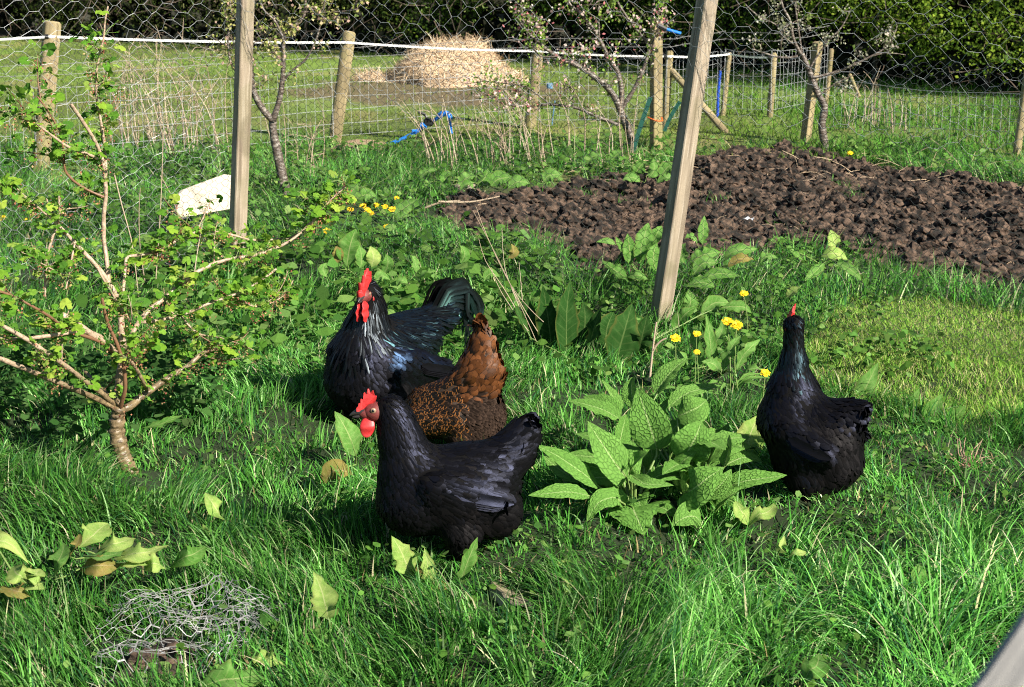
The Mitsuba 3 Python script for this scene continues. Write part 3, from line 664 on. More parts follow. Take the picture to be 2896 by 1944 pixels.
apple_tree('slender apple tree with forked leaning trunk right of the left netting post, opening yellowish leaves', [(-1.354, 10.22, 0.001), (-1.375, 10.22, 0.161), (-1.397, 10.22, 0.294), (-1.414, 10.22, 0.408), (-1.412, 10.22, 0.455)], 0.031, [
    ([(-1.41, 10.2, 0.452), (-1.489, 10.2, 0.552), (-1.526, 10.2, 0.667), (-1.516, 10.1, 0.802), (-1.529, 10.05, 0.943), (-1.553, 10, 1.106), (-1.564, 10, 1.277)], .021, .006, .7),
    ([(-1.41, 10.2, 0.447), (-1.376, 10.2, 0.539), (-1.358, 10.2, 0.603), (-1.338, 10.2, 0.759), (-1.329, 10.2, 0.946), (-1.264, 10.2, 1.009), (-1.206, 10.2, 1.056), (-1.195, 10.2, 1.196)], .019, .007, .8),
    ([(-1.341, 10.2, 0.675), (-1.282, 10.2, 0.743), (-1.211, 10.2, 0.799), (-1.136, 10.2, 0.933), (-1.099, 10.2, 1.071), (-1.067, 10.2, 1.221)], .007, .004, .6),
    ([(-1.224, 10.2, 1.076), (-1.089, 10.2, 1.076), (-0.916, 10.2, 1.089), (-0.853, 10.2, 1.161)], .006, .003, 1.0),
    ([(-1.32, 10.1, 0.927), (-1.362, 10.1, 1.027), (-1.43, 10.1, 1.101), (-1.463, 10.1, 1.225)], .008, .004, 1.1),
    ([(-1.501, 10, 0.685), (-1.567, 10, 0.735), (-1.614, 10, 0.81), (-1.623, 10, 0.922), (-1.597, 10, 1.057), (-1.612, 10, 1.204)], .008, .004, 1.6),
    ([(-1.519, 10, 0.884), (-1.447, 10, 0.922), (-1.393, 10, 0.909), (-1.323, 10, 0.884)], .005, .003, 1.2)], LEAFY, [(0.60, 0.50, 0.30), (0.62, 0.42, 0.34), (0.45, 0.45, 0.16)], 31, 0.13, 12, 0.030)
PINKS = [(0.74, 0.50, 0.48), (0.60, 0.22, 0.24), (0.80, 0.70, 0.64), (0.72, 0.58, 0.52)]
apple_tree('spreading apple tree covered in pink and white blossom, in the middle of the background', [(0.866, 12.25, -0.006), (0.839, 12.25, 0.112), (0.8, 12.25, 0.202), (0.765, 12.25, 0.289)], 0.034, [
    ([(0.765, 12.25, 0.283), (0.739, 12.25, 0.351), (0.667, 12.25, 0.455), (0.579, 12.25, 0.522), (0.466, 12.2, 0.6), (0.314, 12.15, 0.673), (0.194, 12.1, 0.764), (0.112, 12.05, 0.842), (0.036, 12.05, 0.946)], .026, .005, 1.1),
    ([(0.768, 12.3, 0.284), (0.776, 12.3, 0.386), (0.749, 12.3, 0.546), (0.682, 12.3, 0.647), (0.619, 12.3, 0.772), (0.506, 12.3, 0.935), (0.395, 12.3, 1.038), (0.357, 12.3, 1.173)], .022, .006, .8),
    ([(0.768, 12.3, 0.284), (0.813, 12.3, 0.352), (0.877, 12.3, 0.46), (0.945, 12.3, 0.631), (0.965, 12.3, 0.717), (0.886, 12.3, 0.835), (0.804, 12.3, 0.935), (0.732, 12.3, 1.053), (0.694, 12.3, 1.173)], .017, .006, .7),
    ([(0.76, 12.2, 0.19), (0.611, 12.2, 0.245), (0.419, 12.2, 0.319), (0.262, 12.2, 0.334), (0.102, 12.2, 0.319), (-0.024, 12.1, 0.342), (-0.148, 12, 0.406), (-0.251, 12, 0.472)], .013, .005, 1.0),
    ([(0.608, 12.2, 0.793), (0.603, 12.2, 0.938), (0.6, 12.2, 1.147)], .006, .004, 1.3),
    ([(0.313, 12.1, 0.677), (0.219, 12.1, 0.674), (0.133, 12.1, 0.764), (0.082, 12.1, 0.913), (0.06, 12.1, 1.062), (0.036, 12.1, 1.15)], .006, .003, 1.8),
    ([(0.26, 12.1, 0.345), (0.174, 12.1, 0.417), (0.067, 12.1, 0.478), (-0.085, 12.1, 0.493), (-0.207, 12.1, 0.508)], .006, .003, 1.8),
    ([(0.416, 12.1, 0.323), (0.433, 12.1, 0.417), (0.402, 12.1, 0.493), (0.371, 12.1, 0.554)], .006, .003, 1.6),
    ([(0.965, 12.3, 0.717), (1.021, 12.3, 0.841), (1.055, 12.3, 0.993), (1.076, 12.3, 1.143)], .006, .003, 1.4)], [(0.18, 0.32, 0.05), (0.28, 0.38, 0.08), (0.14, 0.25, 0.05)], PINKS, 32, 0.13, 13, 0.034)
apple_tree('bare-looking apple tree with whitish buds at the right, in front of the hedge', [(2.236, 12.32, -0.006), (2.206, 12.32, 0.185), (2.22, 12.32, 0.297), (2.166, 12.32, 0.399), (2.103, 12.32, 0.55), (2.043, 12.32, 0.676)], 0.028, [
    ([(2.04, 12.3, 0.671), (1.973, 12.3, 0.796), (1.95, 12.3, 0.902), (1.891, 12.3, 1.014), (1.862, 12.3, 1.143)], .014, .005, .7),
    ([(1.994, 12.3, 0.741), (1.921, 12.3, 0.79), (1.85, 12.3, 0.881), (1.741, 12.3, 0.932), (1.63, 12.3, 1.023)], .007, .004, .7),
    ([(2.012, 12.3, 0.665), (1.951, 12.3, 0.653), (1.883, 12.3, 0.656), (1.802, 12.3, 0.677), (1.686, 12.3, 0.714)], .009, .005, .6),
    ([(2.111, 12.3, 0.512), (2.203, 12.3, 0.53), (2.282, 12.3, 0.552), (2.485, 12.3, 0.641), (2.641, 12.3, 0.741), (2.701, 12.3, 0.881)], .012, .004, .8),
    ([(2.485, 12.3, 0.641), (2.634, 12.3, 0.683), (2.771, 12.3, 0.671)], .005, .003, .8),
    ([(2.096, 12.3, 0.567), (2.212, 12.3, 0.756), (2.317, 12.3, 0.875), (2.367, 12.3, 0.993)], .008, .004, .8),
    ([(2.043, 12.3, 0.665), (2.011, 12.3, 0.841), (1.984, 12.3, 0.993), (1.969, 12.3, 1.143)], .008, .004, 1.0),
    ([(2.172, 12.3, 0.383), (2.268, 12.3, 0.46), (2.45, 12.3, 0.543)], .006, .003, .7)], [(0.34, 0.36, 0.22), (0.26, 0.30, 0.14), (0.45, 0.45, 0.34)], [(0.60, 0.60, 0.50), (0.5, 0.5, 0.4), (0.62, 0.52, 0.46)], 33, 0.11, 10, 0.026)

# ---------------------------------------------------------------- small things in the background
k = thing('water_pipe', 'bright blue crooked water pipe with a tap, below the straw heap', 'pipe')
p = np.array([(-1.481, 12.45, -0.013), (-1.006, 12.45, -0.004), (-0.869, 12.45, 0.031), (-0.752, 12.45, 0.079), (-0.656, 12.45, 0.135), (-0.577, 12.45, 0.186), (-0.498, 12.45, 0.236)])
part(k, 'pipe', tube(smooth_path(p, 24), .0135, 10), 'm_blue', smooth=40)
part(k, 'pipe', tube(np.array([(-0.453, 12.45, 0.23), (-0.445, 12.45, 0.167), (-0.439, 12.45, 0.101)]), .0135, 10), 'm_blue', smooth=40, label='short end of pipe hanging down')
part(k, 'elbow', tube(smooth_path([(-0.529, 12.45, 0.217), (-0.485, 12.45, 0.246), (-0.457, 12.45, 0.236), (-0.447, 12.45, 0.198)], 9), .021, 10), 'm_blue', smooth=40)
for c, d in (((-0.637, 12.45, 0.145), 1), ((-0.707, 12.45, 0.104), 0)):
    c = np.array(c); part(k, 'coupling', tube([c - (.022, 0, -.013), c + (.022, 0, .013)][::-1] if d else [c - (.012, 0, -.008), c + (.012, 0, .008)], .023 - .005 * (1 - d), 10), 'm_blue', smooth=40)
c = np.array((-0.599, 12.45, 0.183))
v, f = rounded_box(.07, .05, .055, .012); part(k, 'tap', (v + c, f), 'm_black_plastic', label='black plastic tap body')
part(k, 'tap_handle', tube([c + (-.01, -.02, .03), c + (-.03, -.02, .06), c + (-.075, -.02, .075)], .011, 6), 'm_black_plastic', smooth=40)
k = thing('hose_connector', 'short blue hose end sticking out sideways from the top of the square tree stake', 'hose end')
part(k, 'tube', tube(np.array([(1.061, 12.2, 0.86), (1.12, 12.2, 0.842), (1.175, 12.2, 0.827)]), .012, 10), 'm_blue', smooth=40)
part(k, 'clip', tube(np.array([(1.012, 12.2, 0.884), (1.043, 12.2, 0.869), (1.074, 12.2, 0.854)]), .018, 8), 'm_black_plastic', smooth=40)
solo('rod', tube(np.array([(1.721, 14.5, -.05)] + [(1.719, 14.5, 0.183), (1.732, 14.5, 0.375)]), .012, 8), 'm_blue_dark', 'thin upright blue rod standing between the leaning post and a thin fence post', 'rod', smooth=40)
solo('hose', tube(smooth_path([(0.318, 13.9, -0.155), (0.317, 13.9, -0.056), (0.33, 13.9, 0.077), (0.344, 13.9, 0.189)], 10), .005, 6), 'm_blue_faded', 'thin pale blue hose hanging behind the blossoming apple tree', 'hose', smooth=40)
solo('bucket', (trimesh.creation.cylinder(.03, .045, sections=20).vertices + np.array((0.338, 15.6, 0.15)), trimesh.creation.cylinder(.03, .045, sections=20).faces), 'm_blue_faded', 'small blue tub far back in the field behind a fence post', 'tub', smooth=40)
def strap(pts, w, label):
    p = smooth_path(pts, 9); v, f, uv = strip_leaf(p, np.full(9, w), (0.3, -1, .2), 0.0, ncol=2)
    v2 = v + np.array([0, .004, 0]); f2 = np.vstack([f, f[:, ::-1] + len(v)]); return solo('strap', (np.vstack([v, v2]), f2), 'm_green_strap', label, 'strap')
strap([(0.849, 12.1, 0.011), (0.884, 12.1, 0.143), (0.924, 12.1, 0.274), (0.965, 12.1, 0.396)], .016, 'dark green strap slanting from the blossoming apple tree to its stake')
strap([(1.103, 12.5, 0.111), (1.139, 12.5, 0.205), (1.184, 12.5, 0.284), (1.209, 12.5, 0.325)], .014, 'green strap slanting up right of the square stake, half behind the leaning post')
v, f = tube(smooth_path([(x, y, z) for x, y, z in [(0.956, 12.19, 0.246), (0.99, 12.15, 0.235), (1.022, 12.16, 0.225), (1.061, 12.22, 0.221), (1.061, 12.3, 0.234)]], 14), .006, 6); solo('twine', (v, f), 'm_orange_twine', 'orange twine tied round the square stake of the blossoming apple tree', 'twine', smooth=40)

# cream board propped in the grass left of the left netting post
a, b, c_, d_ = [np.array(x) for x in [(-1.705, 8.62, 0.231), (-1.68, 8.55, 0.16), (-1.437, 8.75, 0.177), (-1.456, 8.85, 0.313)]]
k = thing('board', 'pale cream slab with a rounded corner, propped on edge left of the left netting post', 'board')
P_ = Polygon([(0.0, 0.02), (0.02, 0.0), (.30, .0), (.34, .03), (.34, .155), (.30, .165), (.06, .125), (.015, .095)]).buffer(.012).buffer(-.006)
m_ = trimesh.creation.extrude_polygon(P_, .03, engine='earcut')
X_ = nrm(np.array(c_) - b); N_ = nrm(np.cross(X_, np.array([0, .35, 1.0]))); Y_ = np.cross(N_, X_)
part(k, 'slab', (np.asarray(m_.vertices) @ np.stack([X_, Y_, N_]) + b - np.array([0, 0, .01]), m_.faces), 'm_slab')
# stones, plank, litter, clod
v, f = blob(.045, 71, 3, .3, (1.5, .8, .8), 1.2); solo('stone', (v + np.array((-0.287, 10.396, 0)) + [0, 0, .02], f), 'm_stone', 'squarish brown stone at the far left edge of the dug soil', 'stone', smooth=30)
v, f, uv = prism((-.115, 0, 0), (.115, 0, 0), square_prof(.016, .048), 8, .002, 77, 0.2); 
R = trimesh.transformations.euler_matrix(.25, .12, 1.85)[:3, :3]
solo('plank', (v @ R.T + np.array((0.015, 3.852, 0)) + [0, 0, .015], f), 'm_net_post', 'short piece of weathered plank half sunk in the grass below the black hen in front', 'plank', uv=uv)
v, f, uv = strip_leaf([(-.035, 0, 0), (-.012, 0, .012), (.012, 0, .004), (.035, 0, .013)], [.013, .018, .011, .014], (0, -.3, 1), .4, .3, 5, 3)
R = trimesh.transformations.rotation_matrix(-.75, [0, 0, 1])[:3, :3]; c = np.array((1.255, 9.082, 0))
solo('litter', (v @ R.T + [c[0], c[1], soil_z(c[0], c[1]) + .025], f), 'm_white_litter', 'scrap of white litter lying on the dug soil', 'litter', smooth=True)
k = thing('earth_clod', 'big brown lump of earth under the crumpled netting at the bottom left', 'earth lump')
for kk, (x, y, s_) in enumerate([(335, 1530, .050), (395, 1500, .055), (440, 1540, .042), (300, 1560, .040), (370, 1560, .06)]):
    pass
for kk, (c, s_) in enumerate(zip([(-0.798, 3.499, 0), (-0.747, 3.533, 0), (-0.689, 3.476, 0), (-0.828, 3.417, 0), (-0.748, 3.389, 0)], (.052, .058, .040, .040, .065))):
    v, f = blob(s_, 90 + kk, 4, .55, (1, .9, .8), 2.2); v += .010 * (meshkit.fbm(v * 45, 3, kk)[:, None] - .5) * nrm(v); part(k, 'lump', (v + np.array(c) + [0, 0, .005], f), 'm_soil', smooth=25)
# near grey timber, bottom right corner
solo('rail', (lambda v, f, uv: (v, f))(*prism((0.37, 0.88, 1.322), (0.211, 0.8, 1.141), square_prof(.025, .022, .005), 10, .001, 88, 0.8)), 'm_rail', 'blurred grey weathered rail close up in the bottom right corner', 'rail', uv=prism((0.37, 0.88, 1.322), (0.211, 0.8, 1.141), square_prof(.025, .022, .005), 10, .001, 88, 0.8)[2])

# dead standing stems of last year
def dead_stems(label, cx, n, h, spread, lean, seed, tone=(0.50, 0.40, 0.29), branchy=.5):
    g = np.random.default_rng(seed); k = thing('dry_plant', label, 'dry plant')
    side = MB()
    for q_ in range(int(n * 1.0)):
        x = cx[0] + g.uniform(-spread, spread); y = cx[1] + g.uniform(-.18, .18)
        hh = h * g.uniform(.55, 1.1); l = lean * hh + g.normal(0, .20 * hh)
        p = smooth_path([(x, y, -.02), (x + l * .3 + g.normal(0, .05 * hh), y + g.normal(0, .03), hh * .5), (x + l + g.normal(0, .02), y + g.normal(0, .05), hh)], 7)
        v, f = tube(p, np.linspace(.0048, .0016, 7) * g.uniform(.6, 1.2), 5); part(k, 'stem', (v, f), f'm_dry_{g.integers(3)}', smooth=True)
        for _ in range(int(branchy * 10)):
            i = g.integers(2, 7); d = nrm(g.normal(size=3) + [0, 0, .5]) * g.uniform(.05, .16); v, f = tube([p[i], p[i] + d * .5 + [0, 0, .01], p[i] + d], [.0024, .002, .0012], 3, cap=False); side.add(v, f)
    if side.n: part(k, 'side_twigs', side.mesh(), 'm_dry_1', kind='stuff')
mat('m_dry_0', (0.40, 0.31, 0.22), 0.6); mat('m_dry_1', (0.30, 0.23, 0.16), 0.6); mat('m_dry_2', (0.48, 0.40, 0.29), 0.6)
dead_stems('tall thicket of dry pale stems behind the currant bush, left part', (-2.61, 12.252, 0), 20, .72, .24, -.12, 1)
dead_stems('tall thicket of dry pale stems just left of the left netting post', (-2.179, 12.018, 0), 28, .80, .26, -.10, 2)
dead_stems('dry bent stems around the foot of the blue water pipe', (-0.197, 11.363, 0), 30, .45, .36, -.35, 3, branchy=.2)
dead_stems('dry upright stems under the low branch of the blossoming apple tree', (0.353, 11.363, 0), 24, .55, .45, -.12, 4, branchy=.1)
dead_stems('dry thin stems behind the trunk of the left apple tree', (-1.348, 11.061, 0), 7, .50, .16, .02, 5)
dead_stems('tuft of dry straw-coloured stems beside the right-hand apple tree', (2.8, 13.87, 0), 16, .42, .14, .0, 6, branchy=.1)
dead_stems('tuft of dry reddish stems in front of the bright hedge at the right', (2.968, 13.428, 0), 9, .32, .07, .05, 7, branchy=0)
def straw_lines(label, lines, Y0, r=.0018):
    k = thing('dry_grass', label, 'dry grass')
    for q_, l in enumerate(lines): part(k, 'stalk', tube(smooth_path(l, 9), np.linspace(r, r * .55, 9), 5), f'm_dry_{q_ % 3}', smooth=True)
straw_lines('tall dry grass stalks leaning left between rooster and dug soil', [[(0.11, 6.3, 0.077), (0.003, 6.3, 0.262), (-0.078, 6.3, 0.428), (-0.134, 6.3, 0.575)], [(0.099, 6.3, 0.043), (-0.013, 6.3, 0.295), (-0.102, 6.3, 0.477), (-0.145, 6.3, 0.559)], [(0.062, 6.4, 0.096), (0.02, 6.4, 0.19), (-0.03, 6.4, 0.342), (-0.038, 6.4, 0.476)], [(0.036, 6.3, 0.145), (-0.029, 6.3, 0.262), (-0.102, 6.3, 0.378), (-0.123, 6.3, 0.452)], [(0.117, 6.25, 0.148), (0.044, 6.25, 0.223), (-0.005, 6.25, 0.289)], [(0.078, 6.4, 0.07), (0.04, 6.4, 0.19), (0.033, 6.4, 0.274), (0.026, 6.4, 0.342)], [(0.06, 6.2, 0.126), (0.006, 6.2, 0.201), (-0.045, 6.2, 0.283), (-0.077, 6.2, 0.365)]], 6.3)
straw_lines('single dry stalks rising out of the currant bush in front of the cream slab', [[(-1.528, 7.2, -0.044), (-1.506, 7.2, 0.185), (-1.48, 7.2, 0.41), (-1.453, 7.2, 0.742)], [(-1.583, 7.3, 0.088), (-1.596, 7.3, 0.28), (-1.582, 7.3, 0.488)], [(-1.357, 7.2, 0.09), (-1.31, 7.2, 0.335), (-1.27, 7.2, 0.484)], [(-1.644, 7.1, 0.582), (-1.618, 7.1, 0.445), (-1.584, 7.1, 0.279), (-1.57, 7.1, 0.035)], [(-1.426, 7.4, 0.223), (-1.456, 7.4, 0.396), (-1.516, 7.4, 0.53)]], 7.2, .003)
straw_lines('yellow dry stalk standing behind the comfrey plant', [[(0.408, 4.95, 0.27), (0.414, 4.95, 0.35), (0.424, 4.95, 0.45)], [(0.417, 4.95, 0.363), (0.436, 4.95, 0.39), (0.455, 4.95, 0.401)]], 4.9, .0045)
straw_lines('curved dry stalks lying at the left end of the dug soil', [[(-0.383, 8.9, 0.175), (-0.246, 8.9, 0.171), (-0.132, 8.9, 0.187), (-0.064, 8.9, 0.203)], [(-0.457, 9, 0.124), (-0.364, 9, 0.155), (-0.272, 9, 0.164)]], 8.9, .006)
k = thing('withered_weed', 'withered pinkish weed standing in the grass right of the right-hand hen', 'dry plant')
g = np.random.default_rng(77); c = np.array((1.357, 4.92, 0)); m = MB()
for q_ in range(60):
    d = nrm(g.normal(size=3) + [0, 0, .9]) * g.uniform(.04, .11); v, f = tube([c, c + d * .6 + g.normal(0, .008, 3), c + d], [.0014, .001, .0006], 3, cap=False); m.add(v, f)
part(k, 'stalks', m.mesh(), 'm_dry_pink'); mat('m_dry_pink', (0.42, 0.24, 0.19), 0.7)

# ---------------------------------------------------------------- currant bush in the left foreground
def lobed(seed, lobes=5):
    g = np.random.default_rng(seed); n = 34
    a = np.linspace(-2.75, 2.75, n)
    r = 0.62 + 0.30 * np.abs(np.cos(a * 1.15)) ** 1.6 + 0.05 * np.cos(a * 11 + g.uniform(0, 6)) + g.normal(0, .02, n)
    r *= 1 - 0.30 * (np.abs(a) / 2.75) ** 4
    tip = np.stack([r * np.cos(a), r * np.sin(a)], 1)
    rings = [np.zeros((1, 2))] + [tip * s for s in (.5, 1.0)]
    v2 = np.vstack(rings); v = np.zeros((len(v2), 3)); v[:, :2] = v2
    rad = np.linalg.norm(v2, axis=1); ang = np.arctan2(v2[:, 1], v2[:, 0])
    v[:, 2] = -0.22 * rad ** 2 + 0.10 * rad * np.cos(ang * 5) + 0.05 * rad * np.sin(ang * 3 + seed)
    v[:, 0] += 0.45
    i = np.arange(n - 1)
    f = np.vstack([np.stack([0 * i, 1 + i, 2 + i], 1), np.stack([1 + i, 1 + n + i, 2 + n + i], 1), np.stack([1 + i, 2 + n + i, 2 + i], 1)])
    return v * 0.62, f
LOBED = {(k, c): mikit.ply(lobed(k), f'm_bush_leaf_{c}', smooth=True) for k in range(4) for c in range(4)}
bush = thing('currant_bush', 'leafy currant bush with pale pruned branches and a knobbly trunk in the left foreground', 'bush')
BR = [  # points, start radius, end radius, material, leafiness
    ([(-1.127, 4.9, -0.034), (-1.134, 4.9, -0.007), (-1.15, 4.9, 0.041), (-1.163, 4.9, 0.088), (-1.169, 4.9, 0.129), (-1.164, 4.9, 0.169), (-1.157, 4.9, 0.21)], .0245, .021, 'm_cane', 0),
    ([(-1.163, 4.9, 0.196), (-1.204, 4.85, 0.241), (-1.278, 4.75, 0.314), (-1.376, 4.6, 0.415), (-1.437, 4.55, 0.46)], .011, .008, 'm_cane', .12),
    ([(-1.162, 4.9, 0.203), (-1.19, 4.85, 0.257), (-1.224, 4.78, 0.317), (-1.253, 4.7, 0.38), (-1.311, 4.58, 0.478), (-1.38, 4.5, 0.554)], .0095, .007, 'm_cane', .5),
    ([(-1.162, 4.9, 0.206), (-1.202, 4.95, 0.229), (-1.247, 5, 0.254), (-1.295, 5.05, 0.277)], .008, .006, 'm_cane', .4),
    ([(-1.157, 4.9, 0.196), (-1.14, 4.87, 0.231), (-1.124, 4.85, 0.283), (-1.122, 4.84, 0.339), (-1.133, 4.82, 0.412), (-1.153, 4.8, 0.485), (-1.16, 4.78, 0.559)], .0085, .005, 'm_brown_cane', .5),
    ([(-1.16, 4.9, 0.192), (-1.164, 4.93, 0.242), (-1.155, 4.94, 0.313), (-1.149, 4.95, 0.363), (-1.149, 4.95, 0.406), (-1.153, 4.96, 0.494), (-1.18, 4.95, 0.57), (-1.211, 4.94, 0.621), (-1.262, 4.92, 0.69), (-1.305, 4.9, 0.751)], .0155, .0055, 'm_cane', .3),
    ([(-1.18, 4.95, 0.568), (-1.188, 4.98, 0.621), (-1.198, 5, 0.689), (-1.194, 5, 0.761), (-1.184, 5, 0.825), (-1.185, 5, 0.895), (-1.194, 5, 0.941), (-1.209, 4.98, 0.991), (-1.231, 4.95, 1.045), (-1.25, 4.92, 1.09)], .0085, .006, 'm_cane', .35),
    ([(-1.182, 5, 0.877), (-1.185, 5.02, 0.959), (-1.194, 5.02, 1.046), (-1.2, 5.02, 1.109), (-1.193, 5.02, 1.191), (-1.17, 5.02, 1.272), (-1.163, 5.02, 1.32), (-1.153, 5.02, 1.359)], .006, .003, 'm_cane', 1.1),
    ([(-1.305, 4.9, 0.751), (-1.296, 4.9, 0.79), (-1.296, 4.9, 0.831)], .0045, .003, 'm_cane', 1.2),
    ([(-1.305, 4.9, 0.751), (-1.319, 4.88, 0.707), (-1.336, 4.87, 0.649), (-1.34, 4.85, 0.547)], .005, .0035, 'm_cane', .8),
    ([(-1.305, 4.9, 0.751), (-1.342, 4.86, 0.801), (-1.366, 4.82, 0.838), (-1.391, 4.78, 0.886)], .005, .003, 'm_cane', .9),
    ([(-1.186, 5, 0.913), (-1.218, 4.95, 0.945), (-1.249, 4.9, 0.966), (-1.3, 4.85, 1.017), (-1.332, 4.8, 1.058), (-1.364, 4.78, 1.082), (-1.409, 4.75, 1.088)], .0055, .003, 'm_cane', .8),
    ([(-1.187, 5, 0.812), (-1.238, 4.98, 0.84), (-1.272, 4.96, 0.872), (-1.287, 4.95, 0.902), (-1.285, 4.94, 0.955), (-1.289, 4.93, 1.006), (-1.307, 4.92, 1.054), (-1.339, 4.9, 1.114)], .005, .003, 'm_brown_cane', .9),
    ([(-1.155, 4.9, 0.196), (-1.125, 4.92, 0.204), (-1.111, 4.94, 0.215), (-1.084, 4.96, 0.233), (-1.03, 5.02, 0.263), (-0.986, 5.06, 0.284), (-0.926, 5.12, 0.321), (-0.893, 5.14, 0.322)], .014, .0055, 'm_cane', .5),
    ([(-0.934, 5.1, 0.31), (-0.907, 5.15, 0.286), (-0.885, 5.18, 0.275), (-0.844, 5.2, 0.276)], .004, .0025, 'm_cane', .9),
    ([(-1.084, 4.96, 0.235), (-1.092, 4.9, 0.303), (-1.109, 4.86, 0.36)], .007, .006, 'm_cane', .2),
    ([(-1.15, 4.94, 0.299), (-1.135, 4.96, 0.374), (-1.115, 4.98, 0.427), (-1.087, 5, 0.464), (-1.046, 5.05, 0.494), (-0.998, 5.1, 0.532), (-0.938, 5.15, 0.57), (-0.876, 5.2, 0.587), (-0.792, 5.26, 0.591), (-0.719, 5.32, 0.61), (-0.644, 5.36, 0.659), (-0.577, 5.38, 0.736), (-0.524, 5.4, 0.784)], .010, .0035, 'm_cane', .75),
    ([(-1.102, 4.99, 0.441), (-1.076, 5.02, 0.435), (-1.045, 5.05, 0.435), (-1.003, 5.1, 0.437), (-0.935, 5.16, 0.456), (-0.85, 5.22, 0.477), (-0.795, 5.26, 0.501), (-0.737, 5.3, 0.539)], .0065, .004, 'm_cane', .9),
    ([(-1.148, 4.96, 0.494), (-1.145, 5, 0.564), (-1.144, 5.04, 0.625), (-1.079, 5.1, 0.628), (-1.021, 5.16, 0.651), (-0.946, 5.22, 0.675), (-0.87, 5.28, 0.651), (-0.803, 5.34, 0.622), (-0.72, 5.4, 0.616), (-0.612, 5.42, 0.69)], .0065, .003, 'm_cane', 1.0),
    ([(-1.134, 4.9, 0.359), (-1.157, 4.86, 0.389), (-1.201, 4.76, 0.466), (-1.255, 4.7, 0.528)], .0125, .011, 'm_cane', .25),
    ([(-1.156, 4.88, 0.37), (-1.173, 4.8, 0.423), (-1.242, 4.7, 0.487), (-1.274, 4.62, 0.546), (-1.298, 4.58, 0.577), (-1.352, 4.54, 0.621), (-1.385, 4.5, 0.644)], .007, .004, 'm_brown_cane', .7),
    ([(-1.177, 4.82, 0.435), (-1.207, 4.75, 0.468), (-1.227, 4.7, 0.479), (-1.341, 4.58, 0.489), (-1.407, 4.54, 0.504)], .0075, .006, 'm_cane', .3),
    ([(-1.211, 4.94, 0.621), (-1.17, 4.9, 0.566), (-1.123, 4.84, 0.521), (-1.087, 4.8, 0.485)], .004, .0025, 'm_cane', .8),
    ([(-0.85, 5.22, 0.477), (-0.79, 5.26, 0.427), (-0.726, 5.3, 0.446), (-0.688, 5.32, 0.498)], .004, .002, 'm_cane', .9),
    ([(-1.259, 4.9, 0.693), (-1.263, 4.85, 0.634), (-1.266, 4.8, 0.58)], .004, .0025, 'm_cane', 1.0),
    ([(-1.003, 5.1, 0.437), (-0.955, 5.1, 0.381), (-0.898, 5.15, 0.355), (-0.799, 5.2, 0.301)], .004, .002, 'm_cane', .9),
]
g = np.random.default_rng(101)
for q_, (pts, ra, rb, m_, lf) in enumerate(list(BR)):          # short side shoots on every branch
    if q_ == 0: continue
    p = smooth_path(pts, 20); L = np.linalg.norm(np.diff(p, axis=0), axis=1).sum()
    for _ in range(int(1 + L * lf * 7)):
        i = g.integers(5, 20); d = nrm(g.normal(size=3) * [1, .8, .8] + nrm(p[-1] - p[0]) * .6 + [0, 0, .25]) * g.uniform(.05, .16)
        BR.append(([tuple(p[i]), tuple(p[i] + d * .55 + g.normal(0, .006, 3)), tuple(p[i] + d + [0, 0, .015])], .0026, .0014, 'm_brown_cane' if g.random() < .5 else 'm_cane', 1.5))
flow_ = MB(); pet = MB(); extra = MB(); leafspots = []
for q_, (pts, ra, rb, m_, lf) in enumerate(BR):
    n = 44 if q_ in (0, 5, 13) else (30 if q_ < 26 else 12)
    p = smooth_path(pts, n)
    part(bush, 'trunk' if q_ == 0 else 'branch', tube(p, np.linspace(ra, rb, n) * (1 if q_ == 0 else .86), 10 if q_ in (0, 5) else (7 if q_ < 26 else 4), .16 if q_ == 0 else .08, seed=q_), m_, smooth=True)
    L = np.linalg.norm(np.diff(p, axis=0), axis=1).sum()
    for _ in range(int(lf * L * (72 if q_ in (16, 17, 18, 23, 25) else 44))):
        u = g.random() ** .75
        i = int(np.clip(u * (n - 1), 1, n - 1)); base = p[i]; near_tip = i > n - 4
        for _ in range(g.integers(1, 4)):
            d = nrm(g.normal(size=3) * [1, .9, .7] + [0, -.1, .45]); ln = g.uniform(.012, .045)
            e = base + d * ln
            v, f = tube([base, (base + e) / 2 + [0, 0, .004], e], [.0011, .0009, .0008], 3, cap=False); pet.add(v, f)
            leafspots.append((e, nrm(d * [1, 1, .3] + g.normal(0, .35, 3)), g.uniform(.015, .037) * (1.25 if near_tip else 1)))
        if g.random() < .6:
            c = base + g.normal(0, .008, 3) - [0, 0, .018]
            for _ in range(5):
                a = c + g.normal(0, .010, 3); flower_cluster(flow_, a, .015, g, [(.48, .20, .12), (.56, .36, .20), (.46, .44, .16), (.40, .13, .10)], 3)
g.shuffle(leafspots)
leafspots.sort(key=lambda s: -s[2])
TONE = np.array([.40, .25, .22, .13])
for q_, (e, d, s) in enumerate(leafspots):
    R = frame(d, nrm(g.normal(0, .45, 3) + [.15, -.35, .85])); c = int(g.choice(4, p=TONE)); k = int(g.integers(4))
    if q_ < 300: part(bush, 'leaf', LOBED[k, c], None, to_world=mat4(R, e, s))
    else:
        v, f = lobed(k); extra.add((v * s) @ R.T + e, f, c=np.array([(0.11, 0.27, 0.03), (0.18, 0.34, 0.045), (0.075, 0.19, 0.028), (0.26, 0.38, 0.07)][c]) * g.uniform(.8, 1.1))
part(bush, 'petioles', pet.mesh(), 'm_stem_green', kind='stuff')
if extra.n: part(bush, 'small_leaves', extra.mesh(), 'm_leaf_vc', smooth=True, color=extra.col(), kind='stuff', label='smaller leaves between the larger ones')
part(bush, 'flowers', flow_.mesh(), 'm_leaf_vc', color=flow_.col(), kind='stuff', label='hanging reddish flower clusters')

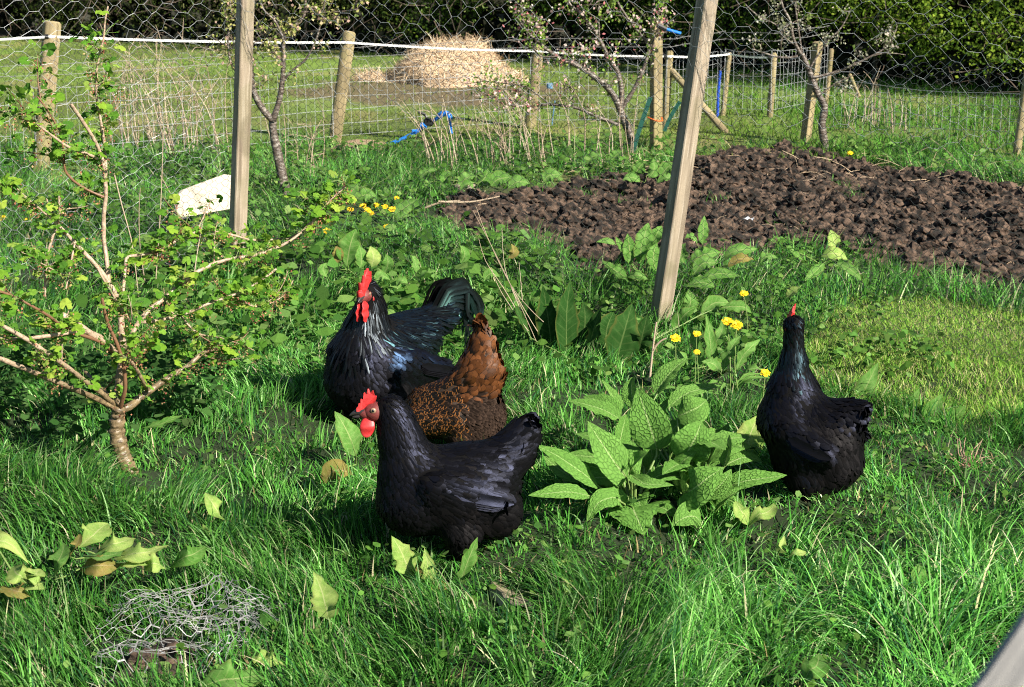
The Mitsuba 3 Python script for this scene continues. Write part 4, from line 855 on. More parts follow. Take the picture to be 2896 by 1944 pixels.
# ---------------------------------------------------------------- broad leaves
def ovate(n, p=.8, q=1.0): s = np.linspace(0, 1, n); return np.sin(np.pi * s ** p) ** q * .98 + .02 * (1 - s)
def broad_leaf(owner, pts, hw, m, hint, seed, fold=.22, wavy=.10, ragged=0.0, curl=.0, n=11, ncol=7, petiole=None, p=.78, name='leaf', label=None, thick=.0028):
    mid = smooth_path(pts, n); w = ovate(n, p, .82 if m == 'm_comfrey' else 1.0) * hw
    v, f, uv = strip_leaf(mid, w, hint, fold, wavy, ncol, seed, seed, ragged, curl)
    part(owner, name, (v, f), m, smooth=True, uv=uv, label=label)
    if petiole is not None:
        q_ = smooth_path([petiole, (np.array(petiole) * .5 + mid[0] * .5) + [0, 0, .01], mid[0], mid[n // 3]], 7)
        part(owner, 'stalk', tube(q_, np.linspace(thick * 1.2, thick * .4, 7), 6), 'm_stem_green', smooth=True)
comf = thing('comfrey_plant', 'large comfrey plant with big veined pointed leaves, between the front hen and the right-hand hen', 'plant')
C0, C1 = np.array((0.329, 4.511, 0)), np.array((0.509, 4.566, 0))
CL = [  # points base->tip (x, y px at depth), half width m, hint, crown, fold
    ([(0.403, 4.58, 0.172), (0.375, 4.55, 0.259), (0.345, 4.6, 0.345)], .044, (-.25, -.85, .45), 0, .25),
    ([(0.31, 4.45, 0.132), (0.253, 4.4, 0.224), (0.201, 4.42, 0.303)], .040, (.35, -.80, .5), 0, .22),
    ([(0.232, 4.42, 0.119), (0.141, 4.36, 0.21), (0.061, 4.36, 0.254)], .026, (.2, -.62, .8), 0, .2),
    ([(0.204, 4.32, 0.126), (0.116, 4.25, 0.16), (0.041, 4.22, 0.162)], .020, (.1, -.6, .8), 0, .35),
    ([(0.303, 4.4, 0.074), (0.234, 4.3, 0.12), (0.194, 4.26, 0.075)], .028, (-.3, -.8, .55), 0, .2),
    ([(0.321, 4.42, 0.062), (0.327, 4.3, 0.077), (0.344, 4.24, 0.046)], .052, (0, -.75, .65), 0, .18),
    ([(0.317, 4.45, 0.147), (0.333, 4.42, 0.191), (0.363, 4.4, 0.222)], .022, (.3, -.5, .8), 0, .45),
    ([(0.321, 4.42, 0.152), (0.367, 4.34, 0.151), (0.428, 4.34, 0.149)], .018, (0, -.5, .85), 0, .5),
    ([(0.473, 4.55, 0.158), (0.497, 4.5, 0.23), (0.519, 4.55, 0.265)], .043, (.1, -.85, .5), 1, .35),
    ([(0.465, 4.45, 0.087), (0.507, 4.36, 0.154), (0.563, 4.38, 0.187)], .044, (-.1, -.8, .6), 1, .2),
    ([(0.567, 4.5, 0.08), (0.653, 4.48, 0.118), (0.752, 4.5, 0.125)], .024, (0, -.5, .85), 1, .45),
    ([(0.595, 4.6, 0.121), (0.652, 4.62, 0.138), (0.705, 4.64, 0.118)], .017, (0, -.55, .8), 1, .3),
    ([(0.576, 4.48, 0.156), (0.585, 4.48, 0.199), (0.589, 4.5, 0.243)], .016, (-.6, -.6, .4), 1, .7),
    ([(0.452, 4.8, 0.231), (0.525, 4.85, 0.266), (0.615, 4.9, 0.27)], .024, (-.2, -.4, .9), 1, .35),
    ([(0.421, 4.9, 0.243), (0.467, 4.92, 0.305), (0.522, 4.95, 0.341)], .027, (-.3, -.4, .85), 0, .4),
    ([(0.47, 4.72, 0.228), (0.513, 4.7, 0.254), (0.555, 4.75, 0.269)], .036, (.2, -.75, .6), 1, .25),
    ([(0.319, 4.8, 0.192), (0.244, 4.82, 0.226), (0.161, 4.85, 0.238)], .026, (0, -.3, .95), 0, .3),
    ([(0.32, 4.85, 0.197), (0.26, 4.88, 0.229), (0.21, 4.92, 0.231)], .022, (.1, -.6, .8), 0, .3),
    ([(0.323, 4.9, 0.196), (0.294, 4.93, 0.235), (0.266, 4.96, 0.272)], .018, (.7, -.5, .4), 0, .5),
    ([(0.363, 4.92, 0.197), (0.354, 4.95, 0.243), (0.365, 5, 0.273)], .020, (-.6, -.5, .4), 0, .6),
    ([(0.509, 4.4, 0.021), (0.46, 4.33, 0.064), (0.42, 4.3, 0.051)], .034, (0, -.7, .7), 1, .2),
    ([(0.546, 4.42, 0.045), (0.594, 4.42, 0.097), (0.64, 4.45, 0.112)], .012, (-.6, -.3, .7), 1, .6),
    ([(0.473, 4.52, 0.061), (0.457, 4.5, 0.143), (0.504, 4.5, 0.193)], .034, (-.8, -.5, .4), 1, .2),
    ([(0.256, 4.52, 0.035), (0.263, 4.55, 0.114), (0.252, 4.58, 0.155)], .026, (.4, -.7, .5), 0, .3),
    ([(0.414, 4.7, 0.143), (0.452, 4.72, 0.183), (0.493, 4.76, 0.21)], .030, (-.5, -.7, .5), 1, .3),
    ([(0.301, 4.7, 0.143), (0.316, 4.74, 0.183), (0.328, 4.78, 0.218)], .022, (.5, -.7, .4), 0, .4),
    ([(0.525, 4.7, 0.156), (0.593, 4.75, 0.154), (0.624, 4.78, 0.191)], .026, (.2, -.8, .5), 1, .3),
    ([(0.199, 4.6, 0.072), (0.15, 4.62, 0.091), (0.089, 4.66, 0.13)], .022, (0, -.4, .9), 0, .3),
    ([(0.428, 4.72, 0.15), (0.421, 4.8, 0.192), (0.469, 4.86, 0.248)], .020, (-.5, -.7, .4), 1, .5),
    ([(0.521, 4.42, 0.095), (0.554, 4.4, 0.126), (0.588, 4.42, 0.169)], .020, (.3, -.6, .6), 1, .4)]
for q_, (pts, hw, hint, c, fo) in enumerate(CL):
    broad_leaf(comf, pts, hw * 1.32, 'm_comfrey', nrm(hint), 200 + q_, fold=fo, wavy=.07, n=15, ncol=9, petiole=(C0, C1)[c] + np.random.default_rng(q_).normal(0, .02, 3) * [1, 1, 0], p=.72, thick=.0045, curl=.12)
g = np.random.default_rng(207)
for q_ in range(30):
    c = (C0, C1, (C0 + C1) / 2 + [0, .12, 0])[q_ % 3]; a = g.uniform(0, 6.283); L = g.uniform(.10, .19); e = g.uniform(.15, 1.1)
    d = np.array([math.cos(a), math.sin(a), 0]); b0 = c + d * .035 + [0, 0, g.uniform(.02, .14)]
    b1 = b0 + d * L * .55 * math.cos(e) + [0, 0, L * .6 * math.sin(e) + .01]; b2 = b0 + d * L * (.55 + .45 * math.cos(e)) + [0, 0, L * (.75 * math.sin(e)) - .01]
    broad_leaf(comf, [tuple(b0), tuple(b1), tuple(b2)], g.uniform(.026, .046), 'm_comfrey', nrm(np.array([0, -.35, 1]) + g.normal(0, .25, 3) - d * .5 * math.sin(e)), 300 + q_, fold=.22, wavy=.08, n=13, ncol=9, petiole=c, p=.72, thick=.004, curl=.12)
for c, top in ((C0, (0.323, 4.46, 0.156)), (C1, (0.47, 4.5, 0.105)), (C0, (0.322, 4.84, 0.18)), (C1, (0.438, 4.86, 0.208))):
    part(comf, 'stem', tube(smooth_path([c, (c + top) / 2 + [.01, 0, 0], top], 8), np.linspace(.0065, .004, 8), 8), 'm_stem_green', smooth=True)

def dock(label, crown, leaves, cat='plant', seed=0, name='dock_plant', group=None):
    """leaves: (base, middle, tip) points, half width, material, raggedness"""
    k = thing(name, label, cat, group)
    for q_, (pts, hw, m, rg) in enumerate(leaves):
        n_ = nrm(np.array([.12, -.55, .8]) + np.random.default_rng(seed * 50 + q_).normal(0, .5 if seed == 19 else .22, 3))
        broad_leaf(k, pts, hw * 1.32, m, n_, seed * 50 + q_ + 400, fold=.16, wavy=.16, ragged=rg, petiole=crown if crown is not None else None, n=13 if rg else 11, p=.85)
    return k


A, B_, O = 'm_dock', 'm_dock_pale', 'm_dock_old'
dock('sprawling dock plant with many flattened pale leaves at the left edge, above the crumpled netting', (-1.026, 4.145, 0), [
    ([(-1.069, 4.018, 0.095), (-1.033, 4.024, 0.125), (-1.029, 4.169, 0.105)], .030, B_, .2), ([(-1.016, 3.982, 0.095), (-0.96, 3.941, 0.135), (-0.935, 4.059, 0.105)], .026, B_, .15), ([(-0.965, 3.926, 0.105), (-0.879, 3.85, 0.145), (-0.844, 4.013, 0.105)], .024, B_, .15),
    ([(-0.832, 3.939, 0.075), (-0.772, 3.885, 0.125), (-0.751, 4.001, 0.105)], .024, A, .1), ([(-1.083, 3.839, 0.085), (-1.067, 3.824, 0.135), (-1.099, 4.001, 0.115)], .022, A, .1), ([(-1.038, 3.902, 0.085), (-0.969, 3.821, 0.125), (-0.942, 3.925, 0.085)], .022, O, .3),
    ([(-1.073, 3.952, 0.095), (-1.051, 3.926, 0.135), (-1.078, 4.073, 0.115)], .012, O, .2), ([(-0.938, 3.893, 0.095), (-0.89, 3.85, 0.125), (-0.87, 3.919, 0.085)], .022, B_, .3), ([(-0.881, 3.896, 0.085), (-0.846, 3.836, 0.125), (-0.834, 3.922, 0.075)], .020, B_, .35), ([(-1.035, 3.932, 0.105), (-0.958, 3.832, 0.145), (-0.926, 3.965, 0.115)], .020, A, .2)], seed=1)
dock('half-cut-off dock leaf and rounded leaves at the left edge of the photo, near the bottom', (-1.205, 3.982, 0), [
    ([(-1.339, 4.133, 0.105), (-1.223, 3.93, 0.145), (-1.167, 3.931, 0.085)], .026, B_, .1), ([(-1.134, 3.786, 0.095), (-1.14, 3.76, 0.125), (-1.186, 3.873, 0.105)], .022, B_, 0), ([(-1.127, 3.792, 0.095), (-1.105, 3.76, 0.125), (-1.117, 3.85, 0.105)], .018, B_, 0), ([(-1.126, 3.765, 0.095), (-1.093, 3.715, 0.115), (-1.097, 3.786, 0.095)], .018, B_, 0), ([(-1.183, 3.809, 0.075), (-1.127, 3.707, 0.105), (-1.113, 3.75, 0.075)], .024, O, .2)], seed=2)
dock('single oval pale dock leaf standing in the grass right below the currant trunk', (-0.769, 4.423, 0), [([(-0.777, 4.42, 0.02), (-0.792, 4.384, 0.07), (-0.827, 4.426, 0.1)], .024, B_, 0), ([(-0.798, 4.31, 0.02), (-0.799, 4.268, 0.05), (-0.806, 4.26, 0.07)], .014, B_, .3)], seed=3)
dock('dock leaf with a wavy edge right in front of the beak of the front hen', (-0.471, 4.984, 0), [([(-0.463, 4.9, 0.054), (-0.482, 4.88, 0.128), (-0.525, 4.92, 0.186)], .032, A, .25), ([(-0.536, 4.7, 0.032), (-0.493, 4.68, 0.082), (-0.453, 4.7, 0.059)], .028, O, .15)], seed=4)
dock('tall ragged yellow-green dock leaf standing in the grass below the front hen', (-0.387, 3.519, 0), [([(-0.411, 3.62, 0.072), (-0.419, 3.6, 0.133), (-0.441, 3.6, 0.197)], .028, B_, .5), ([(-0.46, 3.62, 0.014), (-0.43, 3.6, 0.046), (-0.396, 3.58, 0.04)], .018, A, .2), ([(-0.443, 3.55, 0.008), (-0.451, 3.56, 0.03), (-0.458, 3.58, 0.047)], .010, O, .3)], seed=5)
dock('three ragged pale dock leaves standing right in front of the breast of the front hen', (-0.203, 3.982, 0), [([(-0.251, 4, 0.024), (-0.264, 3.99, 0.077), (-0.295, 4, 0.133)], .026, B_, .45), ([(-0.202, 3.96, 0.015), (-0.204, 3.95, 0.064), (-0.213, 3.96, 0.117)], .017, B_, .4), ([(-0.127, 3.96, 0.02), (-0.109, 3.95, 0.081), (-0.083, 3.96, 0.145)], .019, A, .5), ([(-0.233, 3.96, 0.037), (-0.224, 3.95, 0.064), (-0.22, 3.96, 0.083)], .010, O, .4), ([(-0.193, 3.9, 0.027), (-0.177, 3.9, 0.044), (-0.145, 3.88, 0.035)], .014, O, .4)], seed=6)
dock('broad dark green dock leaf cut off by the bottom edge, right of the crumpled netting', (-0.645, 3.357, 0), [([(-0.666, 3.283, 0.05), (-0.581, 3.27, 0.09), (-0.506, 3.356, 0.06)], .034, A, .1), ([(-0.638, 3.378, 0.03), (-0.602, 3.291, 0.09), (-0.594, 3.352, 0.08)], .022, A, .1)], seed=7)
dock('round dock leaf at the bottom edge below the ragged yellow-green leaf', (-0.437, 3.443, 0), [([(-0.443, 3.378, 0.03), (-0.419, 3.356, 0.06), (-0.402, 3.411, 0.05)], .026, A, 0), ([(-0.545, 3.512, 0.03), (-0.514, 3.434, 0.06), (-0.487, 3.467, 0.03)], .018, B_, .3), ([(-0.528, 3.512, 0.02), (-0.544, 3.445, 0.06), (-0.565, 3.491, 0.05)], .016, B_, .2)], seed=8)
dock('two small round dock leaves in the grass to the right of the sunken plank', (0.131, 3.651, 0), [([(0.118, 3.607, 0.03), (0.14, 3.583, 0.07), (0.171, 3.666, 0.06)], .025, A, .1), ([(0.099, 3.907, 0.03), (0.122, 3.86, 0.06), (0.15, 3.914, 0.05)], .020, B_, .2), ([(0.09, 4.068, 0.03), (0.116, 4.014, 0.06), (0.145, 4.072, 0.04)], .016, B_, .2)], seed=9)
dock('pale leaves lying in the grass at the foot of the comfrey, on the right side', (0.639, 4.44, 0), [([(0.631, 4.357, 0.03), (0.612, 4.349, 0.07), (0.602, 4.419, 0.08)], .020, B_, .1), ([(0.628, 4.357, 0.03), (0.659, 4.342, 0.07), (0.711, 4.456, 0.06)], .020, B_, .15)], seed=10)
dock('broad pale dock leaf between the comfrey and the right-hand hen', (0.696, 4.92, 0), [([(0.7, 4.95, 0.014), (0.705, 4.93, 0.093), (0.743, 4.97, 0.163)], .038, B_, .15), ([(0.709, 4.9, -0), (0.722, 4.88, 0.034), (0.744, 4.9, 0.054)], .022, A, .1)], seed=11)
dock('upright dark dock leaves behind the netting, right of the right-hand hen', (1.224, 5.305, 0), [([(1.169, 5.7, -0.056), (1.205, 5.7, 0.037), (1.256, 5.74, 0.126)], .028, A, .1), ([(1.363, 5.5, -0.051), (1.388, 5.5, 0.017), (1.426, 5.52, 0.074)], .026, A, .1), ([(1.428, 5.5, -0.051), (1.469, 5.5, 0.002), (1.501, 5.5, 0.039)], .024, A, .1), ([(1.319, 5.6, -0.043), (1.345, 5.6, 0.019), (1.373, 5.62, 0.067)], .016, A, .1)], seed=12)
dock('small pale weed standing in the mown-down grass at the lower right', (0.678, 4.145, 0), [([(0.67, 4.101, 0.05), (0.674, 4.074, 0.08), (0.683, 4.092, 0.1)], .011, B_, .1), ([(0.685, 4.087, 0.04), (0.71, 4.074, 0.06), (0.743, 4.107, 0.05)], .012, B_, .1)], seed=13)
dock('dark dock leaf sunk in the long grass at the right edge', (0.989, 3.926, 0), [([(0.973, 3.863, 0.04), (0.969, 3.866, 0.08), (0.978, 3.901, 0.1)], .017, A, .1)], seed=14)
dock('soft pale leaf in the grass at the bottom, right of the middle', (0.644, 3.443, 0), [([(0.614, 3.378, 0.03), (0.631, 3.367, 0.07), (0.659, 3.446, 0.07)], .026, A, .1)], seed=15)
dock('big dock clump at the edge of the dug soil, left half behind the leaning post', (0.597, 7.628, 0), [
    ([(0.52, 7.3, 0.088), (0.454, 7.26, 0.131), (0.386, 7.3, 0.177)], .034, A, .1), ([(0.52, 7.4, 0.136), (0.51, 7.38, 0.207), (0.502, 7.4, 0.277)], .028, A, .1), ([(0.584, 7.45, 0.159), (0.578, 7.44, 0.239), (0.601, 7.5, 0.306)], .032, A, .05), ([(0.584, 7.28, 0.098), (0.539, 7.26, 0.119), (0.485, 7.3, 0.103)], .022, A, .1),
    ([(0.618, 7.5, 0.204), (0.636, 7.5, 0.253), (0.662, 7.54, 0.285)], .024, A, .1), ([(0.562, 7.4, 0.145), (0.559, 7.38, 0.207), (0.575, 7.4, 0.262)], .026, A, .1), ([(0.626, 7.3, 0.127), (0.607, 7.3, 0.184), (0.627, 7.34, 0.244)], .030, A, .1), ([(0.464, 7.6, 0.186), (0.424, 7.6, 0.206), (0.376, 7.6, 0.2)], .012, A, .1), ([(0.507, 7.5, 0.155), (0.477, 7.5, 0.204), (0.458, 7.52, 0.24)], .016, A, .1)], seed=16)
dock('spreading dock clump at the edge of the dug soil just right of the leaning post', (0.884, 7.725, 0), [
    ([(0.846, 7.55, 0.195), (0.843, 7.52, 0.263), (0.85, 7.55, 0.329)], .024, A, .1), ([(0.815, 7.5, 0.212), (0.785, 7.5, 0.244), (0.76, 7.5, 0.234)], .020, A, .1), ([(0.778, 7.4, 0.145), (0.841, 7.38, 0.188), (0.91, 7.4, 0.194)], .030, A, .15), ([(0.933, 7.5, 0.149), (1.006, 7.48, 0.188), (1.082, 7.5, 0.189)], .028, A, .15), ([(0.776, 7.2, 0.137), (0.822, 7.2, 0.185), (0.877, 7.2, 0.185)], .030, A, .1), ([(0.749, 7.4, 0.145), (0.738, 7.4, 0.194), (0.756, 7.4, 0.233)], .024, A, .1),
    ([(0.794, 7.1, 0.129), (0.867, 7.1, 0.158), (0.959, 7.1, 0.144)], .024, A, .1), ([(0.928, 7.3, 0.146), (0.983, 7.3, 0.184), (1.043, 7.32, 0.176)], .020, O, .1), ([(0.838, 7, 0.122), (0.783, 7, 0.141), (0.72, 7, 0.122)], .026, A, .1), ([(1.083, 7.4, 0.145), (1.111, 7.4, 0.174), (1.159, 7.4, 0.165)], .020, A, .1)], seed=17)
dock('dock plant with pale rounded leaves at the soil edge, above the right-hand hen', (1.477, 8.032, 0), [
    ([(1.407, 7.4, 0.207), (1.394, 7.38, 0.25), (1.382, 7.4, 0.292)], .027, B_, .1), ([(1.337, 7.35, 0.184), (1.383, 7.33, 0.201), (1.455, 7.36, 0.165)], .026, B_, .1), ([(1.211, 7.4, 0.2), (1.237, 7.38, 0.184), (1.272, 7.4, 0.153)], .014, A, .1), ([(1.333, 7.25, 0.175), (1.288, 7.2, 0.147), (1.234, 7.15, 0.119)], .020, A, .1), ([(1.389, 7.25, 0.175), (1.436, 7.2, 0.156), (1.475, 7.15, 0.119)], .020, A, .1), ([(1.122, 6.9, 0.098), (1.148, 6.9, 0.125), (1.176, 6.9, 0.144)], .022, B_, .1)], seed=18)
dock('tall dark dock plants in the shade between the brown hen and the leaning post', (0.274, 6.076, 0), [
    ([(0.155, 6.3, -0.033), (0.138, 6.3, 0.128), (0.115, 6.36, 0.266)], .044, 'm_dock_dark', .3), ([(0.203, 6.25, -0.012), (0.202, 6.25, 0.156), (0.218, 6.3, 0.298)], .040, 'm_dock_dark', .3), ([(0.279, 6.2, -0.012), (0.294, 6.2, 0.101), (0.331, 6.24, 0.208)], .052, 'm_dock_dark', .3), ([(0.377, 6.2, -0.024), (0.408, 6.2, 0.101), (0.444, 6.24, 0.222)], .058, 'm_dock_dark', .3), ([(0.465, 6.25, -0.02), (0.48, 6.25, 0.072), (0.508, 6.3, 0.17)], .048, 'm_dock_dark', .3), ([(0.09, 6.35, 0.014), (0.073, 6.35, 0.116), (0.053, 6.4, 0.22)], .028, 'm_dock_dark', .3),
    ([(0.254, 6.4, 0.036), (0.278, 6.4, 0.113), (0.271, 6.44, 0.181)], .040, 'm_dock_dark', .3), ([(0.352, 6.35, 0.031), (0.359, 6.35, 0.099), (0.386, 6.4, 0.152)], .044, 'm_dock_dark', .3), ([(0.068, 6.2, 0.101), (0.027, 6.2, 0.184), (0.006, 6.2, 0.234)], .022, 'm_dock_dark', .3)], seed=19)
dock('dock plant with tall broad leaves right behind the comb of the rooster', (-0.696, 7.725, 0), [
    ([(-0.69, 7.1, 0.189), (-0.677, 7.1, 0.269), (-0.653, 7.14, 0.342)], .042, A, .05), ([(-0.624, 7, 0.202), (-0.621, 7, 0.252), (-0.629, 7.02, 0.294)], .024, A, .05), ([(-0.579, 7, 0.206), (-0.571, 7, 0.246), (-0.586, 7.02, 0.29)], .026, B_, .1), ([(-0.73, 7.1, 0.204), (-0.725, 7.1, 0.242), (-0.737, 7.12, 0.275)], .020, O, .1), ([(-0.755, 6.9, 0.185), (-0.767, 6.9, 0.222), (-0.754, 6.92, 0.24)], .018, A, .1), ([(-0.53, 7, 0.178), (-0.511, 7, 0.224), (-0.521, 7.02, 0.257)], .022, A, .1), ([(-0.542, 6.8, 0.174), (-0.524, 6.8, 0.21), (-0.489, 6.8, 0.192)], .02, A, .1)], seed=20)
dock('dock plant with pale leaves in the weeds above the tail of the rooster', (-0.441, 7.628, 0), [([(-0.395, 7, 0.183), (-0.398, 7, 0.224), (-0.415, 7, 0.257)], .024, A, .1), ([(-0.38, 6.9, 0.171), (-0.335, 6.9, 0.207), (-0.3, 6.9, 0.198)], .024, A, .15), ([(-0.216, 7.1, 0.204), (-0.198, 7.1, 0.242), (-0.219, 7.1, 0.279)], .02, A, .1), ([(-0.015, 7.1, 0.223), (0.007, 7.1, 0.251), (-0.005, 7.1, 0.286)], .018, O, .1), ([(-0.419, 6.8, 0.174), (-0.445, 6.8, 0.192), (-0.463, 6.8, 0.165)], .018, A, .1), ([(-0.111, 6.8, 0.192), (-0.084, 6.8, 0.219), (-0.049, 6.8, 0.206)], .02, A, .1)], seed=21)
dock('broad-leaved weeds at the foot of the left apple tree', (-1.095, 9.994, 0), [([(-1.076, 9.6, 0.063), (-1.095, 9.6, 0.1), (-1.136, 9.6, 0.118)], .040, A, .1), ([(-1.039, 9.6, 0.075), (-1.021, 9.6, 0.118), (-0.976, 9.6, 0.137)], .035, A, .1), ([(-0.928, 9.6, 0.088), (-0.891, 9.6, 0.125), (-0.865, 9.6, 0.162)], .038, A, .1), ([(-0.858, 9.5, 0.091), (-0.809, 9.5, 0.116), (-0.749, 9.5, 0.104)], .034, A, .1), ([(-0.735, 10, 0.128), (-0.696, 10, 0.166), (-0.67, 10, 0.23)], .034, A, .1), ([(-0.591, 8.6, 0.156), (-0.542, 8.6, 0.19), (-0.48, 8.6, 0.234)], .030, A, .1), ([(-0.567, 8.4, 0.157), (-0.534, 8.4, 0.179), (-0.502, 8.4, 0.186)], .034, A, .1)], seed=22)
dock('clump of broad green weeds in front of the dry stems, left of the dug soil', (-0.185, 10.682, 0), [([(-0.399, 9.9, 0.117), (-0.369, 9.9, 0.163), (-0.323, 9.9, 0.181)], .036, A, .1), ([(-0.298, 9.9, 0.104), (-0.268, 9.9, 0.148), (-0.21, 9.9, 0.163)], .036, A, .1), ([(-0.197, 9.9, 0.117), (-0.152, 9.9, 0.163), (-0.141, 9.9, 0.206)], .040, A, .1), ([(-0.12, 9.8, 0.12), (-0.07, 9.8, 0.162), (0.005, 9.8, 0.17)], .040, A, .1), ([(-0.02, 9.7, 0.122), (0.042, 9.7, 0.16), (0.104, 9.7, 0.147)], .034, A, .1), ([(0.182, 9.9, 0.13), (0.22, 9.9, 0.168), (0.295, 9.9, 0.173)], .036, A, .1), ([(-0.531, 10, 0.128), (-0.492, 10, 0.174), (-0.433, 10, 0.184)], .036, A, .1), ([(-0.218, 9.7, 0.122), (-0.243, 9.7, 0.147), (-0.293, 9.7, 0.107)], .028, A, .1)], seed=23)
dock('bushy green weeds at the foot of the square tree stake', (0.916, 11.16, 0), [([(0.755, 10.5, 0.081), (0.781, 10.5, 0.135), (0.821, 10.5, 0.167)], .036, A, .1), ([(0.828, 10.4, 0.082), (0.859, 10.4, 0.136), (0.852, 10.4, 0.197)], .036, A, .1), ([(0.907, 10.4, 0.082), (0.933, 10.4, 0.136), (0.985, 10.4, 0.17)], .036, A, .1), ([(0.76, 10.2, 0.085), (0.708, 10.2, 0.111), (0.656, 10.2, 0.093)], .030, A, .1), ([(0.865, 10.2, 0.077), (0.916, 10.2, 0.111), (0.981, 10.2, 0.098)], .030, A, .1), ([(0.636, 11, 0.093), (0.663, 11, 0.135), (0.705, 11, 0.164)], .034, A, .1), ([(0.482, 11, 0.079), (0.509, 11, 0.121), (0.571, 11, 0.144)], .034, A, .1), ([(0.319, 11.2, 0.08), (0.362, 11.2, 0.123), (0.375, 11.2, 0.18)], .034, A, .1)], seed=24)
dock('thick clump of toothed leaves under the touching pair of dandelions', (0.768, 6.076, 0), [
    ([(0.651, 5.75, 0.102), (0.634, 5.75, 0.179), (0.607, 5.8, 0.245)], .020, A, .5), ([(0.683, 5.7, 0.115), (0.673, 5.7, 0.207), (0.661, 5.75, 0.295)], .020, A, .5), ([(0.714, 5.65, 0.12), (0.734, 5.65, 0.189), (0.776, 5.7, 0.23)], .022, A, .5), ([(0.752, 5.6, 0.133), (0.786, 5.6, 0.201), (0.836, 5.65, 0.227)], .020, A, .5), ([(0.611, 5.8, 0.096), (0.58, 5.8, 0.136), (0.543, 5.82, 0.146)], .020, A, .5), ([(0.681, 5.5, 0.152), (0.656, 5.48, 0.187), (0.62, 5.48, 0.194)], .022, A, .4), ([(0.746, 5.45, 0.15), (0.778, 5.43, 0.185), (0.82, 5.42, 0.18)], .020, A, .4), ([(0.682, 5.9, 0.126), (0.727, 5.9, 0.174), (0.746, 5.95, 0.241)], .018, A, .5)], seed=26)
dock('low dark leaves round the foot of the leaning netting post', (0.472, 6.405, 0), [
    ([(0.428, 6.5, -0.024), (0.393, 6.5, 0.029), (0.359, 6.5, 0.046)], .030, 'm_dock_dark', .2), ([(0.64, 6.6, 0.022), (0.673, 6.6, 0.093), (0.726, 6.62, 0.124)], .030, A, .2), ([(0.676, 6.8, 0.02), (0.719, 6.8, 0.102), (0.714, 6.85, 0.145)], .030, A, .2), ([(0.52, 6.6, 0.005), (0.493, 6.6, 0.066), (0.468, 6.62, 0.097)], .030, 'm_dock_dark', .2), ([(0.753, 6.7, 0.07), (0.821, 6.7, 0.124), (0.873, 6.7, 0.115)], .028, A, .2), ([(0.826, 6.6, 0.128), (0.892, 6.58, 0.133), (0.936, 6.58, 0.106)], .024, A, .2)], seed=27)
dock('lone dock leaf lying on grass right of the currant trunk', None, [([(-1.103, 4.95, 0.126), (-1.046, 4.93, 0.143), (-0.979, 4.95, 0.168)], .017, A, .35)], seed=25)

# dandelions
def dandelion(px, label, s=1.0, stem=None, open_=True, seed=0, tilt=(0, -.5, .8), group='dandelions in flower', leaves=False):
    g = np.random.default_rng(seed + 900); c = np.array(px); k = thing('dandelion', label, 'flower', group)
    R = frame(nrm(np.cross(tilt, [.3, .8, .1])), nrm(tilt))
    m = MB()
    for ring, (n, L, el) in enumerate([(26, .0195, .15), (22, .015, .45), (16, .010, .85)]):
        for q_ in range(n):
            a = 2 * np.pi * (q_ + g.uniform(-.3, .3)) / n; e = el + g.normal(0, .1); d = np.array([math.cos(a) * math.cos(e), math.sin(a) * math.cos(e), math.sin(e)]); b = np.array([-math.sin(a), math.cos(a), 0]) * .0024 * s
            l = L * s * g.uniform(.85, 1.1); z0 = np.array([0, 0, .001 * ring])
            m.add(np.array([z0 - b * .4, z0 + b * .4, d * l * .7 + b, d * l * .7 - b, d * l + [0, 0, -.0015] + b * .7, d * l + [0, 0, -.0015] - b * .7]) @ R.T + c, [[0, 1, 2], [0, 2, 3], [3, 2, 4], [3, 4, 5]])
    part(k, 'petals', m.mesh(), 'm_yellow')
    v, f = blob(.007 * s, 3, 1, .1); part(k, 'calyx', (v + c - nrm(tilt) * .006 * s, f), 'm_stem_green', smooth=True)
    st_ = np.array(stem if stem is not None else (c[0] + g.normal(0, .015), c[1] + .02, 0.0))
    part(k, 'stem', tube(smooth_path([st_, (st_ + c) / 2 + g.normal(0, .006, 3), c - nrm(tilt) * .008 * s], 7), .0022 * s, 6), 'm_stem_green', smooth=True)
    if leaves:
        for q_ in range(6):
            a = g.uniform(0, 6.28); d = np.array([math.cos(a), math.sin(a), 0]); p = st_ + d * .01
            broad_leaf(k, [p, p + d * .07 + [0, 0, .06], p + d * .15 + [0, 0, .05]], .015, 'm_dock', (0, -.4, .9), seed * 10 + q_ + 1200, ragged=.6, n=13)
for q_, (pt, s, lab) in enumerate([
    ((0.736, 5.75, 0.265), 1.05, 'large open dandelion, left one of the touching pair right of the leaning post'), ((0.763, 5.72, 0.26), 1.1, 'large open dandelion, right one of the touching pair right of the leaning post'),
    ((0.54, 5.55, 0.255), .95, 'dandelion in flower close to the foot of the leaning post'), ((0.616, 5.6, 0.258), .75, 'small dandelion left of and below the touching pair'), ((0.601, 5.45, 0.234), .6, 'smallest half-closed dandelion above the comfrey leaves'),
    ((0.803, 5.3, 0.203), .85, 'dandelion in flower left of the neck of the right-hand hen'), ((0.892, 6.5, 0.202), .85, 'dandelion farther back at the edge of the docks, above the touching pair')]):
    dandelion(pt, lab, s, seed=q_, leaves=q_ in (0, 2, 3), group=None)
DL = ['leftmost dandelion of the yellow row under the left apple tree', 'dandelion of the yellow row, second from its left end', 'dandelion low in the middle of the yellow row, left of its brightest pair', 'lowest dandelion of the yellow row left of the dug soil', 'dandelion highest in the middle of the yellow row', 'dandelion of the yellow row, second from its right end', 'rightmost large dandelion of the yellow row, beside a long dock leaf', 'dandelion standing above the right end of the yellow row', 'upper dandelion of the pair behind the tip of the currant branch', 'lower dandelion of the pair behind the tip of the currant branch', 'single dandelion below the yellow row, over the comb of the rooster', 'yellow dandelion just above the tail of the rooster']
